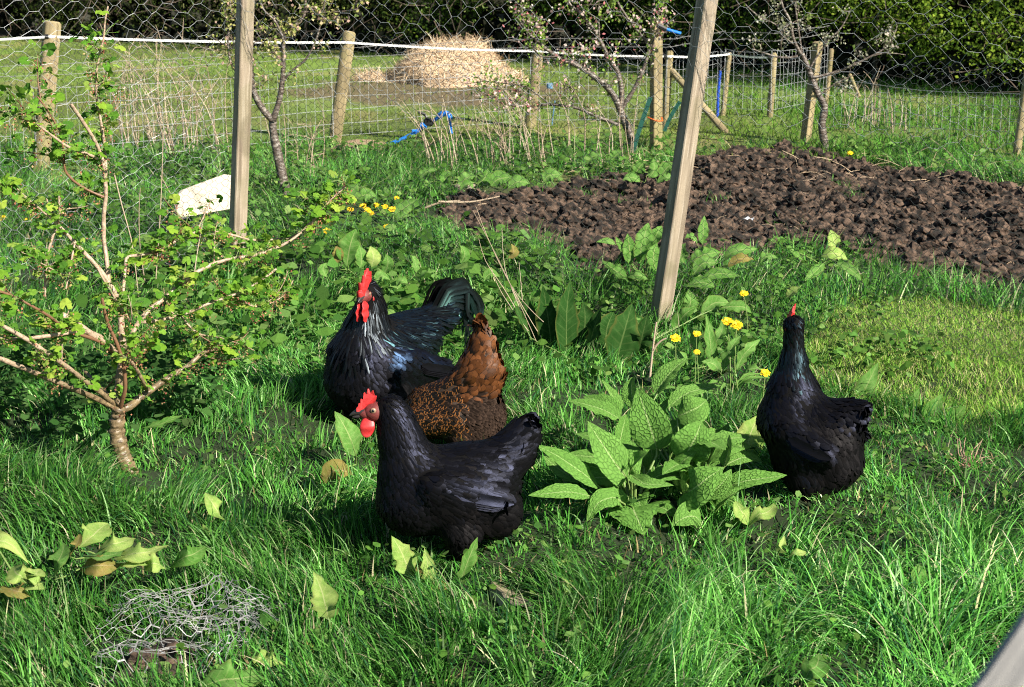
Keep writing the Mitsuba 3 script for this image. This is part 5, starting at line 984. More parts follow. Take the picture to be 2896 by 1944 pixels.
for q_, (pt, s) in enumerate([((-0.881, 9.348, 0.06), 1), ((-0.824, 9.466, 0.06), 1), ((-0.788, 9.318, 0.06), 1.1), ((-0.761, 9.217, 0.06), 1), ((-0.754, 9.497, 0.06), 0.9), ((-0.701, 9.436, 0.06), 1), ((-0.654, 9.348, 0.06), 1.2), ((-0.656, 9.745, 0.06), 0.8), ((-0.943, 8.939, 0.06), 1.1), ((-0.941, 8.677, 0.06), 1.1), ((-0.649, 8.806, 0.06), 0.9), ((-0.372, 7.531, 0.06), 0.8)]):
    dandelion(pt, DL[q_], s, seed=20 + q_, group='dandelions in flower')
for q_, (pt, lab) in enumerate([((-2.55, 8.966, 0.06), 'yellow dandelion in the grass at the left edge behind the currant bush'), ((-2.704, 9.062, 0.06), 'yellow dandelion cut by the left edge of the photo'), ((2.307, 11.755, 0.05), 'lone yellow dandelion at the far edge of the dug soil, at the right'), ((1.598, 7.142, 0.03), 'tiny yellow dandelion at the front edge of the soil right of the right-hand hen')]):
    dandelion(pt, lab, (1.2, 1.2, 1.1, .6)[q_], seed=50 + q_, group=None)

# ---------------------------------------------------------------- the hens and the rooster
def surface_net(fn, lo, hi, h):
    lo, hi = np.asarray(lo, float), np.asarray(hi, float)
    n = np.ceil((hi - lo) / h).astype(int) + 1
    ax = [lo[k] + np.arange(n[k]) * h for k in range(3)]
    P = np.stack(np.meshgrid(*ax, indexing='ij'), -1)
    D = fn(P.reshape(-1, 3)).reshape(n)
    s = D < 0
    cs = [D[a:n[0] - 1 + a, b:n[1] - 1 + b, c:n[2] - 1 + c] for a in (0, 1) for b in (0, 1) for c in (0, 1)]
    sg = np.stack([c < 0 for c in cs], -1); act = sg.any(-1) & ~sg.all(-1)
    idx = -np.ones(act.shape, int); idx[act] = np.arange(act.sum())
    I = np.argwhere(act); C = np.stack([c[act] for c in cs], -1)
    off = np.array([[a, b, c] for a in (0, 1) for b in (0, 1) for c in (0, 1)], float)
    num_, den = np.zeros((len(I), 3)), np.zeros((len(I), 1))
    for a in range(8):
        for b in range(a + 1, 8):
            if np.abs(off[a] - off[b]).sum() == 1:
                m = (C[:, a] < 0) != (C[:, b] < 0)
                t = np.where(m, C[:, a] / np.where(m, C[:, a] - C[:, b], 1), 0)[:, None]
                num_ += np.where(m[:, None], off[a] + t * (off[b] - off[a]), 0); den += m[:, None]
    v = lo + (I + num_ / den) * h
    F_ = []
    for k in range(3):
        u, w = (k + 1) % 3, (k + 2) % 3
        a = [slice(1, m - 1) for m in n]; a[k] = slice(0, n[k] - 1); b = list(a); b[k] = slice(1, n[k])
        e = np.argwhere(s[tuple(a)] != s[tuple(b)]); o = np.ones(3, int); o[k] = 0; e = e + o
        inside_first = s[tuple(e.T)]
        q = []
        for du, dw in ((-1, -1), (0, -1), (0, 0), (-1, 0)):
            c = e.copy(); c[:, u] += du; c[:, w] += dw; q.append(idx[tuple(c.T)])
        q = np.stack(q, 1); q = np.where(inside_first[:, None], q, q[:, ::-1]); F_.append(q)
    q = np.vstack(F_); q = q[(q >= 0).all(1)]
    return v, np.vstack([q[:, [0, 1, 2]], q[:, [0, 2, 3]]])
def bone_dist(P, bones):
    """distance to tapered bones (a, ra, b, rb, y-squash); also the position along each"""
    D, Tt = [], []
    for a, ra, b, rb, sy, *_ in bones:
        a, b = np.array(a, float), np.array(b, float)
        Q = (P - a) * [1, 1 / sy, 1]; ab = (b - a) * [1, 1 / sy, 1]
        t = np.clip(Q @ ab / (ab @ ab), 0, 1)
        D.append((np.linalg.norm(Q - t[:, None] * ab, axis=1) - (ra + t * (rb - ra))) * min(1, sy ** .5)); Tt.append(t)
    return np.array(D), np.array(Tt)
def smin(D, k):
    return -k * np.log(np.exp(-np.clip(D, -1, 1) / k).sum(0))
FV = np.array([[0, 0], [.28, -.34], [.28, .34], [.62, -.5], [.62, .5], [.90, -.34], [.90, .34], [1, 0], [.28, 0], [.62, 0], [.9, 0]])
FF = np.array([[0, 1, 8], [0, 8, 2], [1, 3, 9], [1, 9, 8], [8, 9, 4], [8, 4, 2], [3, 5, 10], [3, 10, 9], [9, 10, 6], [9, 6, 4], [5, 7, 10], [10, 7, 6]])
def feather_mesh(base, dirs, nor, L, W, lift, seed, camber=.30, droop=.25):
    """many small contour feathers: base points, directions, normals -> v, f, uv, smooth normals are left to the renderer"""
    n = len(base); tilt = np.random.default_rng(seed + 5).normal(0, .16 if L.mean() > .05 else .09, nor.shape); dirs = nrm(dirs - nor * (dirs * nor).sum(1, keepdims=True)); b = np.cross(nor, dirs)
    u, w = FV[:, 0], FV[:, 1]
    zz = lift[:, None] * u[None] - droop * lift[:, None] * u[None] ** 2.5
    v = base[:, None] + dirs[:, None] * (L[:, None] * u[None])[..., None] + b[:, None] * (W[:, None] * w[None])[..., None] + nor[:, None] * (zz * L[:, None] - camber * W[:, None] * (w[None] ** 2) * 1.6 + .0012)[..., None]
    f = FF[None] + (np.arange(n) * len(FV))[:, None, None]
    uv = np.stack(np.broadcast_arrays((u * .995)[None] + (np.arange(n) % 997)[:, None], (w + .5)[None]), -1)
    vn = nrm((nor + tilt)[:, None] + b[:, None] * (w * .55)[None, :, None] - dirs[:, None] * .06 + dirs[:, None] * (.12 * u)[None, :, None])
    return v.reshape(-1, 3), f.reshape(-1, 3), uv.reshape(-1, 2), vn.reshape(-1, 3)
def plumage(bird, v, f, bones, regions, M, seed, flow_down=.15, bald=None):
    """covers the body with feathers along the flow of the bones; regions: name -> (part name, bsdf, per-m2 density, L, W, lift, label)"""
    g = np.random.default_rng(seed)
    tri = v[f]; cr = np.cross(tri[:, 1] - tri[:, 0], tri[:, 2] - tri[:, 0]); area = np.linalg.norm(cr, axis=1) / 2
    N = int(area.sum() * 34000)
    fi = g.choice(len(f), N, p=area / area.sum()); r1, r2 = np.sqrt(g.random(N)), g.random(N)
    p = tri[fi, 0] * (1 - r1)[:, None] + tri[fi, 1] * (r1 * (1 - r2))[:, None] + tri[fi, 2] * (r1 * r2)[:, None]
    m = trimesh.Trimesh(v, f, process=False); vn = np.array(m.vertex_normals)
    n = nrm(vn[f[fi, 0]] * (1 - r1)[:, None] + vn[f[fi, 1]] * (r1 * (1 - r2))[:, None] + vn[f[fi, 2]] * (r1 * r2)[:, None])
    D, Tt = bone_dist(p, bones); w = np.exp(-(D - D.min(0)) / .022); w /= w.sum(0)
    flow = sum(w[k][:, None] * nrm(np.array(b[7] if len(b) > 7 and b[7] is not None else np.array(b[2]) - np.array(b[0])))[None] for k, b in enumerate(bones)) + np.array([0, 0, -flow_down])
    flow += g.normal(0, .10, flow.shape)
    near = (D + g.normal(0, .004, D.shape)).argmin(0)
    skin = np.zeros(N, bool)
    if bald is not None:
        q = p @ bald[:3, :3].T + bald[:3, 3]; skin = (q[:, 0] > .001 - .3 * q[:, 2]) & (np.abs(q[:, 2]) < .05) & (q[:, 2] < .017) & (q[:, 0] > -.002)
    for name, (pn, bs, dens, L, W, lift, lab) in regions.items():
        ids = [k for k, b in enumerate(bones) if b[5] == name]
        sel = np.isin(near, ids) & (g.random(N) < dens / 34000) & ~skin
        if not sel.any(): continue
        c = sel.sum(); sc = g.uniform(.75, 1.2, c); tt = Tt[near[sel], np.where(sel)[0]]
        grow = np.array([b[6] for b in bones])[near[sel]]
        sz = sc * (grow[:, 0] + (grow[:, 1] - grow[:, 0]) * tt)
        V_, F_, U_, N_ = feather_mesh(p[sel], flow[sel], n[sel], L * sz, W * sz, lift * g.uniform(.5, 1.5, c), seed)
        path = meshkit.write_ply((V_ @ M[:3, :3].T + M[:3, 3], F_), False, U_, None, normals=nrm(N_ @ M[:3, :3].T))
        part(bird, pn, {'type': 'ply', 'filename': path, 'face_normals': False, 'bsdf': {'type': 'ref', 'id': bs}}, None, label=lab, kind='stuff')
def place(x, y, z, yaw, s=1.0, pitch=0.0, roll=0.0):
    R = trimesh.transformations.rotation_matrix(yaw, [0, 0, 1]) @ trimesh.transformations.rotation_matrix(pitch, [0, 1, 0]) @ trimesh.transformations.rotation_matrix(roll, [1, 0, 0])
    m = R.copy(); m[:3, :3] *= s; m[:3, 3] = (x, y, z); return m
def moved(M, vf): return np.asarray(vf[0]) @ M[:3, :3].T + M[:3, 3], vf[1]
def ellipsoid(c, r, R=None, sub=3):
    m = trimesh.creation.icosphere(subdivisions=sub); v = np.array(m.vertices) * r
    if R is not None: v = v @ np.asarray(R).T
    return v + c, np.array(m.faces)
def comb_mesh(pts, th, seed, bend=0.0):
    """a single comb: outline in the x-z plane, thick at the base, thin at the points, slightly wavy"""
    P_ = Polygon(pts).buffer(.0022).buffer(-.0008)
    m = trimesh.creation.extrude_polygon(P_, 1.0, engine='earcut'); m = m.subdivide_to_size(.006 if th < .5 else .01) if False else m
    v = np.array(m.vertices); x, z, y = v[:, 0], v[:, 1], v[:, 2] - .5
    z0, z1 = z.min(), z.max(); h = (z - z0) / (z1 - z0)
    y = y * th * (1 - .65 * h) + bend * h ** 2 + .0025 * np.sin(x * 160 + seed)
    return np.stack([x, y, z], 1), m.faces
def long_feather(path, w, seed, n=15, side=(0, 1, 0), fold=.15):
    p = smooth_path(path, n); s = np.linspace(0, 1, n)
    ww = w * np.clip(np.minimum(s / .14, 1), .25, 1) * np.clip((1 - s) / .22, .04, 1) ** .55
    v, f, uv = strip_leaf(p, ww, side, fold, .03, 5, seed, seed)
    return v, f, uv
def fowl(label, M, bones, regions, head, hs, comb, wattle, seed, tail, body_mat='m_black_body', feet=None, face=True, k=.010, cat='hen', name='hen', headdir=0.0, headpitch=0.0, lobe=True, wings=()):
    b = thing(name, label, cat)
    ends = np.array([[*(np.array(q[0]) + sg * q[1] * 1.25)] for q in bones for sg in (-1, 1)] + [[*(np.array(q[2]) + sg * q[3] * 1.25)] for q in bones for sg in (-1, 1)])
    lo, hi = ends.min(0) - .02, ends.max(0) + .02; lo[1], hi[1] = min(lo[1], -.17), max(hi[1], .17)
    v, f = surface_net(lambda P: smin(bone_dist(P, bones)[0], k) + .0035, lo, hi, .0085)
    m = trimesh.Trimesh(v, f, process=False); trimesh.smoothing.filter_taubin(m, iterations=8); v = np.array(m.vertices)
    part(b, 'body', moved(M, (v, f)), body_mat, smooth=True)
    H = place(*head, headdir, hs, headpitch); HM = M @ H
    plumage(b, v, f, bones, regions, M, seed, bald=np.linalg.inv(H) if face else None)
    if face:
        part(b, 'face', moved(HM, trimesh_join([ellipsoid((.010, 0, -.003), (.022, .0168, .0170)), ellipsoid((.025, 0, -.006), (.016, .0100, .0105))])), 'm_face_skin', smooth=True, label='bare reddish face skin')
        part(b, 'beak', moved(HM, beak_mesh()), 'm_beak', smooth=40)
        for s in (-1, 1):
            e = part(b, 'eye', moved(HM, ellipsoid((.0145, s * .0155, .003), (.0050, .0030, .0050))), 'm_iris', smooth=True)
            part(e, 'pupil', moved(HM, ellipsoid((.0150, s * .0179, .003), (.0025, .0011, .0025), sub=2)), 'm_pupil', smooth=True)
            if lobe: part(b, 'ear_lobe', moved(HM, ellipsoid((-.006, s * .0165, -.013), (.0050, .003, .0090))), 'm_red_skin', smooth=True)
        for s in (-1, 1):
            wv, wf = ellipsoid((0, 0, -wattle[1] * .9), (wattle[0], .0042, wattle[1]), sub=3); wv[:, 1] += .0015 * np.sin(wv[:, 2] * 300) + s * (.006 + .004 * (-wv[:, 2] / wattle[1]) * .5); wv[:, 0] += wattle[2] - .10 * wv[:, 2]; wv[:, 2] -= .012
            part(b, 'wattle', moved(HM, (wv, wf)), 'm_red_skin', smooth=True)
    part(b, 'comb', moved(HM, comb_mesh(*comb)), 'm_red_skin', smooth=35)
    for q_, (path, w, ms, side) in enumerate(tail):
        tv, tf, tu = long_feather(path, w, seed + q_, side=side); part(b, 'tail_feather', moved(M, (tv, tf)), ms, smooth=True, uv=tu)
    for q_, (path, w, ms, side) in enumerate(wings):
        tv, tf, tu = long_feather(path, w, seed + 70 + q_, side=side); part(b, 'wing_feather', moved(M, (tv, tf)), ms, smooth=True, uv=tu)
    if feet:
        for q_, (fx, fy) in enumerate(feet):
            part(b, 'leg', moved(M, tube([(fx - .015, fy, .13), (fx - .022, fy, .085), (fx, fy, .012)], [.014, .009, .0065], 8)), 'm_shank', smooth=True)
            toes = MB()
            for a, l in ((0, .06), (.5, .052), (-.5, .052), (3.14, .028)):
                d = np.array([math.cos(a), math.sin(a), 0]); tv, tf = tube([(fx, fy, .014), np.array([fx, fy, .008]) + d * l * .6, np.array([fx, fy, .004]) + d * l], [.006, .0045, .002], 6); toes.add(tv, tf)
            part(b, 'foot', moved(M, toes.mesh()), 'm_shank', smooth=True)
    return b
def trimesh_join(ms):
    m = MB()
    for v, f in ms: m.add(v, f)
    return m.mesh()
def beak_mesh():
    up = tube(smooth_path([(.030, 0, -.002), (.044, 0, -.004), (.056, 0, -.0095)], 7), [.0080, .0074, .0066, .0055, .0042, .0028, .0009], 10)
    lo = tube([(.032, 0, -.0085), (.043, 0, -.011), (.051, 0, -.0122)], [.0052, .0040, .0012], 8)
    return trimesh_join([up, lo])

# --- black hen in front, in profile to the left
HB = [
    (*((0.182, 0, 0.406), 0.014, (0.158, 0, 0.414), 0.03), 0.9, 'head', (0.35, 0.45)),
    (*((0.156, 0, 0.413), 0.032, (0.143, 0, 0.385), 0.042), 0.92, 'neck', (0.45, 0.6)),
    (*((0.145, 0, 0.385), 0.042, (0.131, 0, 0.333), 0.054), 0.92, 'neck', (0.6, 0.85)),
    (*((0.131, 0, 0.333), 0.054, (0.11, 0, 0.257), 0.075), 0.95, 'neck', (0.85, 1.0)),
    (*((0.108, 0, 0.246), 0.078, (0.097, 0, 0.182), 0.096), 1.0, 'breast', (0.9, 1.0), (-0.45, 0, -0.8)),
    (*((0.097, 0, 0.182), 0.096, (-0.018, 0, 0.192), 0.114), 1.0, 'breast', (1.0, 1.1), (-0.9, 0, -0.25)),
    (*((0.059, 0, 0.234), 0.073, (-0.085, 0, 0.244), 0.076), 1.1, 'back', (0.9, 1.0)),
    (*((-0.024, 0, 0.186), 0.112, (-0.09, 0, 0.15), 0.083), 1.05, 'fluff', (1, 1.1), (-0.8, 0, -0.5)),
    (*((-0.085, 0, 0.232), 0.082, (-0.141, 0, 0.272), 0.051), 0.85, 'saddle', (0.9, 1.0)),
    (*((-0.124, 0, 0.275), 0.058, (-0.161, 0, 0.318), 0.047), 0.62, 'tail', (1.0, 1.1)),
    (*((-0.154, 0, 0.309), 0.048, (-0.172, 0, 0.339), 0.039), 0.5, 'tail', (1.1, 1.2)),
    ((-0.018, 0.075, 0.11), 0.051, (-0.015, 0.075, 0.057), 0.036, 1, 'fluff', (0.8, 0.8), (-0.3, 0, -0.9)),
    ((-0.018, -0.075, 0.11), 0.051, (-0.015, -0.075, 0.057), 0.036, 1, 'fluff', (0.8, 0.8), (-0.3, 0, -0.9)),
    ((0.048, 0.098, 0.234), 0.04, (-0.096, 0.098, 0.203), 0.033, 0.55, 'wing', (0.8, 1.15), (-0.95, 0, -0.16)),
    ((0.048, -0.098, 0.234), 0.04, (-0.096, -0.098, 0.203), 0.033, 0.55, 'wing', (0.8, 1.15), (-0.95, 0, -0.16)),
]
def black_regions(hk='m_black_feather'):
    return {'head': ('head_feathers', 'm_black_feather', 30000, .018, .008, .035, None), 'neck': ('neck_feathers', hk, 20000, .034, .010, .03, None), 'breast': ('breast_feathers', 'm_black_feather', 12000, .032, .016, .035, None),
            'back': ('back_feathers', 'm_black_feather', 12000, .038, .016, .03, None), 'wing': ('wing_coverts', 'm_black_feather', 11000, .040, .018, .03, None), 'saddle': ('saddle_feathers', 'm_black_feather', 13000, .042, .014, .035, None),
            'fluff': ('fluff', 'm_fluff', 16000, .034, .013, .08, 'soft matt fluff'), 'tail': ('tail_coverts', 'm_black_feather', 11000, .034, .016, .03, None)}
HENCOMB = [(.046, -.002), (.046, .004), (.041, .008), (.040, .014), (.034, .011), (.034, .024), (.028, .018), (.025, .038), (.019, .027), (.014, .047), (.008, .033), (.001, .043), (-.002, .030), (-.008, .030), (-.004, .020), (.004, .014), (.018, .009), (.034, -.001)]
def hen_tail(spine, n=7, ms='m_black_feather'):
    """stiff tail feathers fanned out sideways round the spine of the tail (base, middle, tip)"""
    p0, p1, p2 = [np.array(q) for q in spine]; out = []
    for q_ in range(n):
        s = (q_ - (n - 1) / 2) / max((n - 1) / 2, 1); k = 1 - .16 * abs(s)
        lo_ = np.array([.010, 0, -.024]) * (q_ % 3)
        out.append(([p0 + [0, s * .018, 0] + lo_, p0 + (p1 - p0) * k + [0, s * .032, -.006 * abs(s)] + lo_, p0 + (p2 - p0) * k + [0, s * .034, -.016 * abs(s)] + lo_ * 1.2], .019, ms, (.15 * s, 1.0, .5 * s)))
    return out
def primaries(ms, bones, n=4):
    """flight feathers folded along the lower edge of each wing"""
    out = []
    for q in [q for q in bones if q[5] == 'wing']:
        a, b = np.array(q[0]), np.array(q[2]); sg = np.sign(a[1]); d = nrm(b - a); L = np.linalg.norm(b - a)
        for q_ in range(n):
            z = np.array([0, 0, .002 - .006 * q_]); o = np.array([0, sg * (q[1] * q[4] + .001 - .002 * q_), 0])
            out.append(([a + d * L * .35 + z * .8 + o, a + d * L * .8 + z + o, b + d * (.055 - .008 * q_) + z * .9 + o * .55], .013, ms, (0, sg, .25)))
    return out
MF = place(*(-0.149, 4.167, -0), 3.182)
fowl('black hen in front with red face and comb, standing in profile and looking left', MF, HB, black_regions(), (0.176, 0, 0.408), 1.45, ([(.010 + (x + .008) * .60, .002 + z * .74) for x, z in HENCOMB], .010, 1, .004), (.013, .018, .024), 501, hen_tail([(-0.118, 0, 0.272), (-0.154, 0, 0.314), (-0.185, 0, 0.355)], 11), feet=[(-.005, .045), (.01, -.045)], wings=primaries('m_black_feather', HB))

# --- right-hand black hen, seen from behind, neck stretched up, face turned away
RB = [
    (*((0.105, 0, 0.503), 0.02, (0.088, 0, 0.509), 0.023), 0.9, 'head', (0.35, 0.45)),
    (*((0.091, 0, 0.505), 0.024, (0.091, 0, 0.466), 0.024), 0.92, 'neck', (0.45, 0.6)),
    (*((0.091, 0, 0.466), 0.024, (0.089, 0, 0.406), 0.035), 0.95, 'neck', (0.6, 0.85)),
    (*((0.089, 0, 0.406), 0.035, (0.089, 0, 0.337), 0.058), 1.0, 'neck', (0.85, 1.0)),
    (*((0.088, 0, 0.318), 0.069, (0.08, 0, 0.243), 0.097), 1.08, 'breast', (0.9, 1.0), (-0.4, 0, -0.85)),
    (*((0.08, 0, 0.243), 0.097, (0.017, 0, 0.165), 0.118), 1.08, 'breast', (1, 1.1), (-0.6, 0, -0.7)),
    (*((0.055, 0, 0.241), 0.074, (-0.04, 0, 0.245), 0.061), 1.15, 'back', (0.9, 1.0), (-0.9, 0, -0.3)),
    (*((0.017, 0, 0.158), 0.113, (-0.003, 0, 0.117), 0.094), 1.1, 'fluff', (1, 1.1), (-0.4, 0, -0.8)),
    (*((-0.029, 0, 0.199), 0.095, (-0.044, 0, 0.151), 0.086), 1.05, 'fluff', (1, 1.1), (-0.5, 0, -0.7)),
    (*((-0.027, 0, 0.236), 0.066, (-0.078, 0, 0.271), 0.046), 0.9, 'saddle', (0.9, 1.0), (-0.8, 0, -0.3)),
    (*((-0.072, 0, 0.276), 0.039, (-0.11, 0, 0.304), 0.024), 0.6, 'tail', (1.1, 1.2)),
    ((0.004, 0.075, 0.09), 0.049, (0.003, 0.075, 0.058), 0.037, 1, 'fluff', (0.8, 0.8), (-0.3, 0, -0.9)),
    ((0.004, -0.075, 0.09), 0.049, (0.003, -0.075, 0.058), 0.037, 1, 'fluff', (0.8, 0.8), (-0.3, 0, -0.9)),
    ((0.065, 0.108, 0.233), 0.044, (-0.049, 0.108, 0.196), 0.034, 0.6, 'wing', (0.8, 1.15), (-0.95, 0, -0.3)),
    ((0.065, -0.108, 0.233), 0.044, (-0.049, -0.108, 0.196), 0.034, 0.6, 'wing', (0.8, 1.15), (-0.95, 0, -0.3)),
]
MR = place(*(0.857, 4.622, 0), 2.496)
fowl('right-hand black hen, neck stretched tall and face turned away', MR, RB, black_regions('m_neck_teal'), (0.097, 0, 0.509), 1.15, ([(x * .8, z * .95) for x, z in HENCOMB], .012, 2, -.006), (.012, .018, .026), 502, hen_tail([(-0.059, 0, 0.27), (-0.088, 0, 0.295), (-0.118, 0, 0.315)], 8), feet=[(-.01, .05), (.0, -.05)], headdir=-.9, wings=primaries('m_black_feather', RB))

# --- brown hen, bent down feeding, tail held up
BB = [
    (*((0.289, 0, -0.005), 0.028, (0.266, 0, 0.012), 0.036), 0.9, 'head', (0.35, 0.45)),
    (*((0.266, 0, 0.012), 0.036, (0.221, 0, 0.071), 0.055), 0.95, 'neck', (0.5, 0.8)),
    (*((0.221, 0, 0.071), 0.055, (0.146, 0, 0.11), 0.071), 1.0, 'neck', (0.8, 1.0)),
    (*((0.146, 0, 0.103), 0.075, (0.036, 0, 0.121), 0.092), 1.1, 'body', (0.9, 1.0), (-0.95, 0, -0.25)),
    (*((0.168, 0, 0.122), 0.063, (0.05, 0, 0.183), 0.065), 1.2, 'back', (0.9, 1.0)),
    (*((0.036, 0, 0.114), 0.092, (-0.001, 0, 0.117), 0.089), 1.15, 'fluff', (1, 1.1), (-0.5, 0, -0.7)),
    (*((0.043, 0, 0.169), 0.074, (-0.008, 0, 0.237), 0.074), 1.0, 'saddle', (1, 1.15), (-0.3, 0, 0.3)),
    (*((-0.008, 0, 0.237), 0.074, (-0.02, 0, 0.31), 0.048), 0.9, 'saddle', (1.0, 1.1), (-0.2, 0, 0.5)),
    (*((-0.02, 0, 0.31), 0.046, (-0.015, 0, 0.379), 0.024), 0.75, 'tail', (1.0, 1.2), (-0.1, 0, 1)),
    ((0.014, 0.065, 0.059), 0.052, (0.01, 0.065, 0.032), 0.038, 1, 'fluff', (0.8, 0.8), (-0.3, 0, -0.9)),
    ((0.014, -0.065, 0.059), 0.052, (0.01, -0.065, 0.032), 0.038, 1, 'fluff', (0.8, 0.8), (-0.3, 0, -0.9)),
    ((0.168, 0.098, 0.101), 0.047, (0.036, 0.098, 0.121), 0.038, 0.6, 'wing', (0.8, 1.0), (-0.95, 0, -0.1)),
    ((0.168, -0.098, 0.101), 0.047, (0.036, -0.098, 0.121), 0.038, 0.6, 'wing', (0.8, 1.0), (-0.95, 0, -0.1)),
]
BREG = {'head': ('head_feathers', 'm_brown_hackle', 20000, .018, .009, .1, None), 'neck': ('neck_feathers', 'm_brown_hackle', 17000, .027, .011, .04, 'black feathers laced with orange brown'), 'body': ('breast_feathers', 'm_brown_hackle', 12000, .026, .014, .04, None),
        'back': ('back_feathers', 'm_brown_hackle', 13000, .026, .014, .04, None), 'wing': ('wing_coverts', 'm_brown_hackle', 13000, .026, .014, .04, 'dark wing feathers with orange edges'), 'saddle': ('saddle_feathers', 'm_brown_saddle', 8000, .040, .021, .08, 'warm brown rounded feathers'),
        'fluff': ('fluff', 'm_brown_fluff', 18000, .034, .011, .10, 'soft dark brown fluff'), 'tail': ('tail_coverts', 'm_brown_saddle', 7000, .042, .020, .05, None)}
MB_ = place(*(-0.113, 5.126, 0), 2.793)
fowl('brown laced hen bent down between the rooster and the front black hen, tail held up', MB_, BB, BREG, (0.279, 0, 0.002), 1.2, (HENCOMB, .010, 3, .004), (.012, .017, .026), 503, hen_tail([(-0.018, 0, 0.321), (-0.015, 0, 0.362), (-0.012, 0, 0.4)], 6, 'm_brown_tail'), 'm_brown_body', feet=[(0, .045), (.01, -.045)], headpitch=.9)

# --- the rooster, three-quarter towards us
KB = [
    ((.080, .034, .434), .017, (.056, .027, .436), .030, .9, 'head', (.35, .45)),
    ((.056, .027, .434), .031, (.044, .018, .388), .044, .95, 'neck', (.45, .7)),
    ((.044, .018, .388), .044, (.048, .008, .325), .066, .98, 'neck', (.7, .95)),
    ((.048, .008, .325), .066, (.0634, 0, .2345), .104, 1.0, 'neck', (.95, 1.1)),
    (*((0.068, 0, 0.213), 0.109, (0.072, 0, 0.148), 0.113), 1.08, 'breast', (0.9, 1.0), (-0.35, 0, -0.9)),
    (*((0.072, 0, 0.148), 0.115, (-0.064, 0, 0.142), 0.117), 1.08, 'breast', (1, 1.1), (-0.8, 0, -0.5)),
    (*((0.019, 0, 0.241), 0.095, (-0.155, 0, 0.24), 0.082), 1.15, 'saddle', (0.8, 1.0), (-0.95, 0, -0.15)),
    (*((-0.064, 0, 0.134), 0.114, (-0.153, 0, 0.146), 0.089), 1.05, 'fluff', (1, 1.1), (-0.5, 0, -0.75)),
    (*((-0.132, 0, 0.234), 0.082, (-0.28, 0, 0.272), 0.057), 0.92, 'saddle', (1.0, 1.15), (-0.85, 0, -0.25)),
    (*((-0.28, 0, 0.272), 0.057, (-0.366, 0, 0.321), 0.033), 0.6, 'tail', (1.1, 1.2), (-0.8, 0, 0.35)),
    ((0.023, 0.08, 0.085), 0.067, (0.025, 0.08, 0.04), 0.052, 1, 'fluff', (0.8, 0.8), (-0.3, 0, -0.9)),
    ((0.023, -0.08, 0.085), 0.067, (0.025, -0.08, 0.04), 0.052, 1, 'fluff', (0.8, 0.8), (-0.3, 0, -0.9)),
    ((0.02, 0.115, 0.204), 0.058, (-0.186, 0.115, 0.14), 0.042, 0.6, 'wing', (0.8, 1.15), (-0.95, 0, -0.3)),
    ((0.02, -0.115, 0.204), 0.058, (-0.186, -0.115, 0.14), 0.042, 0.6, 'wing', (0.8, 1.15), (-0.95, 0, -0.3)),
]
KREG = {'head': ('head_feathers', 'm_black_feather', 30000, .018, .008, .035, None), 'neck': ('hackle_feathers', 'm_hackle', 15000, .066, .0085, .03, 'long narrow glossy neck feathers'), 'breast': ('breast_feathers', 'm_black_feather', 10000, .036, .018, .04, None),
        'saddle': ('saddle_feathers', 'm_saddle', 15000, .074, .0095, .035, 'long narrow saddle feathers with a teal sheen'), 'wing': ('wing_coverts', 'm_wing_blue', 9000, .044, .020, .035, 'wing feathers with a blue gloss'), 'fluff': ('fluff', 'm_fluff', 12000, .036, .016, .07, None), 'tail': ('tail_coverts', 'm_sickle', 5000, .075, .016, .05, None)}
gk = np.random.default_rng(61); ktail = []
KS = [np.array(q) for q in [(-0.223, 0, 0.273), (-0.281, 0, 0.336), (-0.334, 0, 0.391), (-0.409, 0, 0.4), (-0.47, 0, 0.312), (-0.46, 0, 0.207)]]
for q_ in range(52):
    s = gk.uniform(-1, 1); u = gk.random(); o = np.array([0, s, 0]); dn = KS[0] - KS[2]
    w_ = u * .55                                         # lower feathers spring from the saddle and hang earlier
    path = [KS[0] + o * .030 + dn * .25 * u, KS[1] + o * .036 + (KS[3] - KS[1]) * [.25, 0, .0] * u + [0, 0, -.045 * u], KS[2] + o * .040 + [-.02 * u, 0, -.075 * u], KS[3] + o * .046 + [gk.normal(0, .012), 0, -.10 * u + gk.normal(0, .011)], KS[4] + o * .052 + [gk.normal(0, .020), 0, -.05 * u + gk.normal(0, .020)]]
    if u < .6: path.append(KS[5] + o * .06 + [gk.normal(0, .022), 0, gk.normal(0, .03)])
    ktail.append((path, gk.uniform(.006, .012), 'm_sickle', (.25 * s, 1, .25 * s)))
MK = place(*(-0.445, 5.516, -0), 4.049)
KCOMB = [(.044, .000), (.046, .012), (.038, .016), (.040, .034), (.031, .028), (.028, .050), (.019, .036), (.013, .060), (.005, .042), (-.003, .062), (-.010, .042), (-.018, .052), (-.022, .034), (-.032, .032), (-.026, .018), (-.010, .014), (.012, .010), (.030, .002)]
fowl('large black rooster with teal gloss and tall red comb, standing behind the brown hen', MK, KB, KREG, (.082, .035, .432), 1.3, (KCOMB, .012, 4, .004), (.021, .028, .027), 504, ktail, feet=[(0, .06), (.01, -.06)], cat='rooster', name='rooster', headdir=.38, headpitch=.0, wings=primaries('m_black_feather', KB))

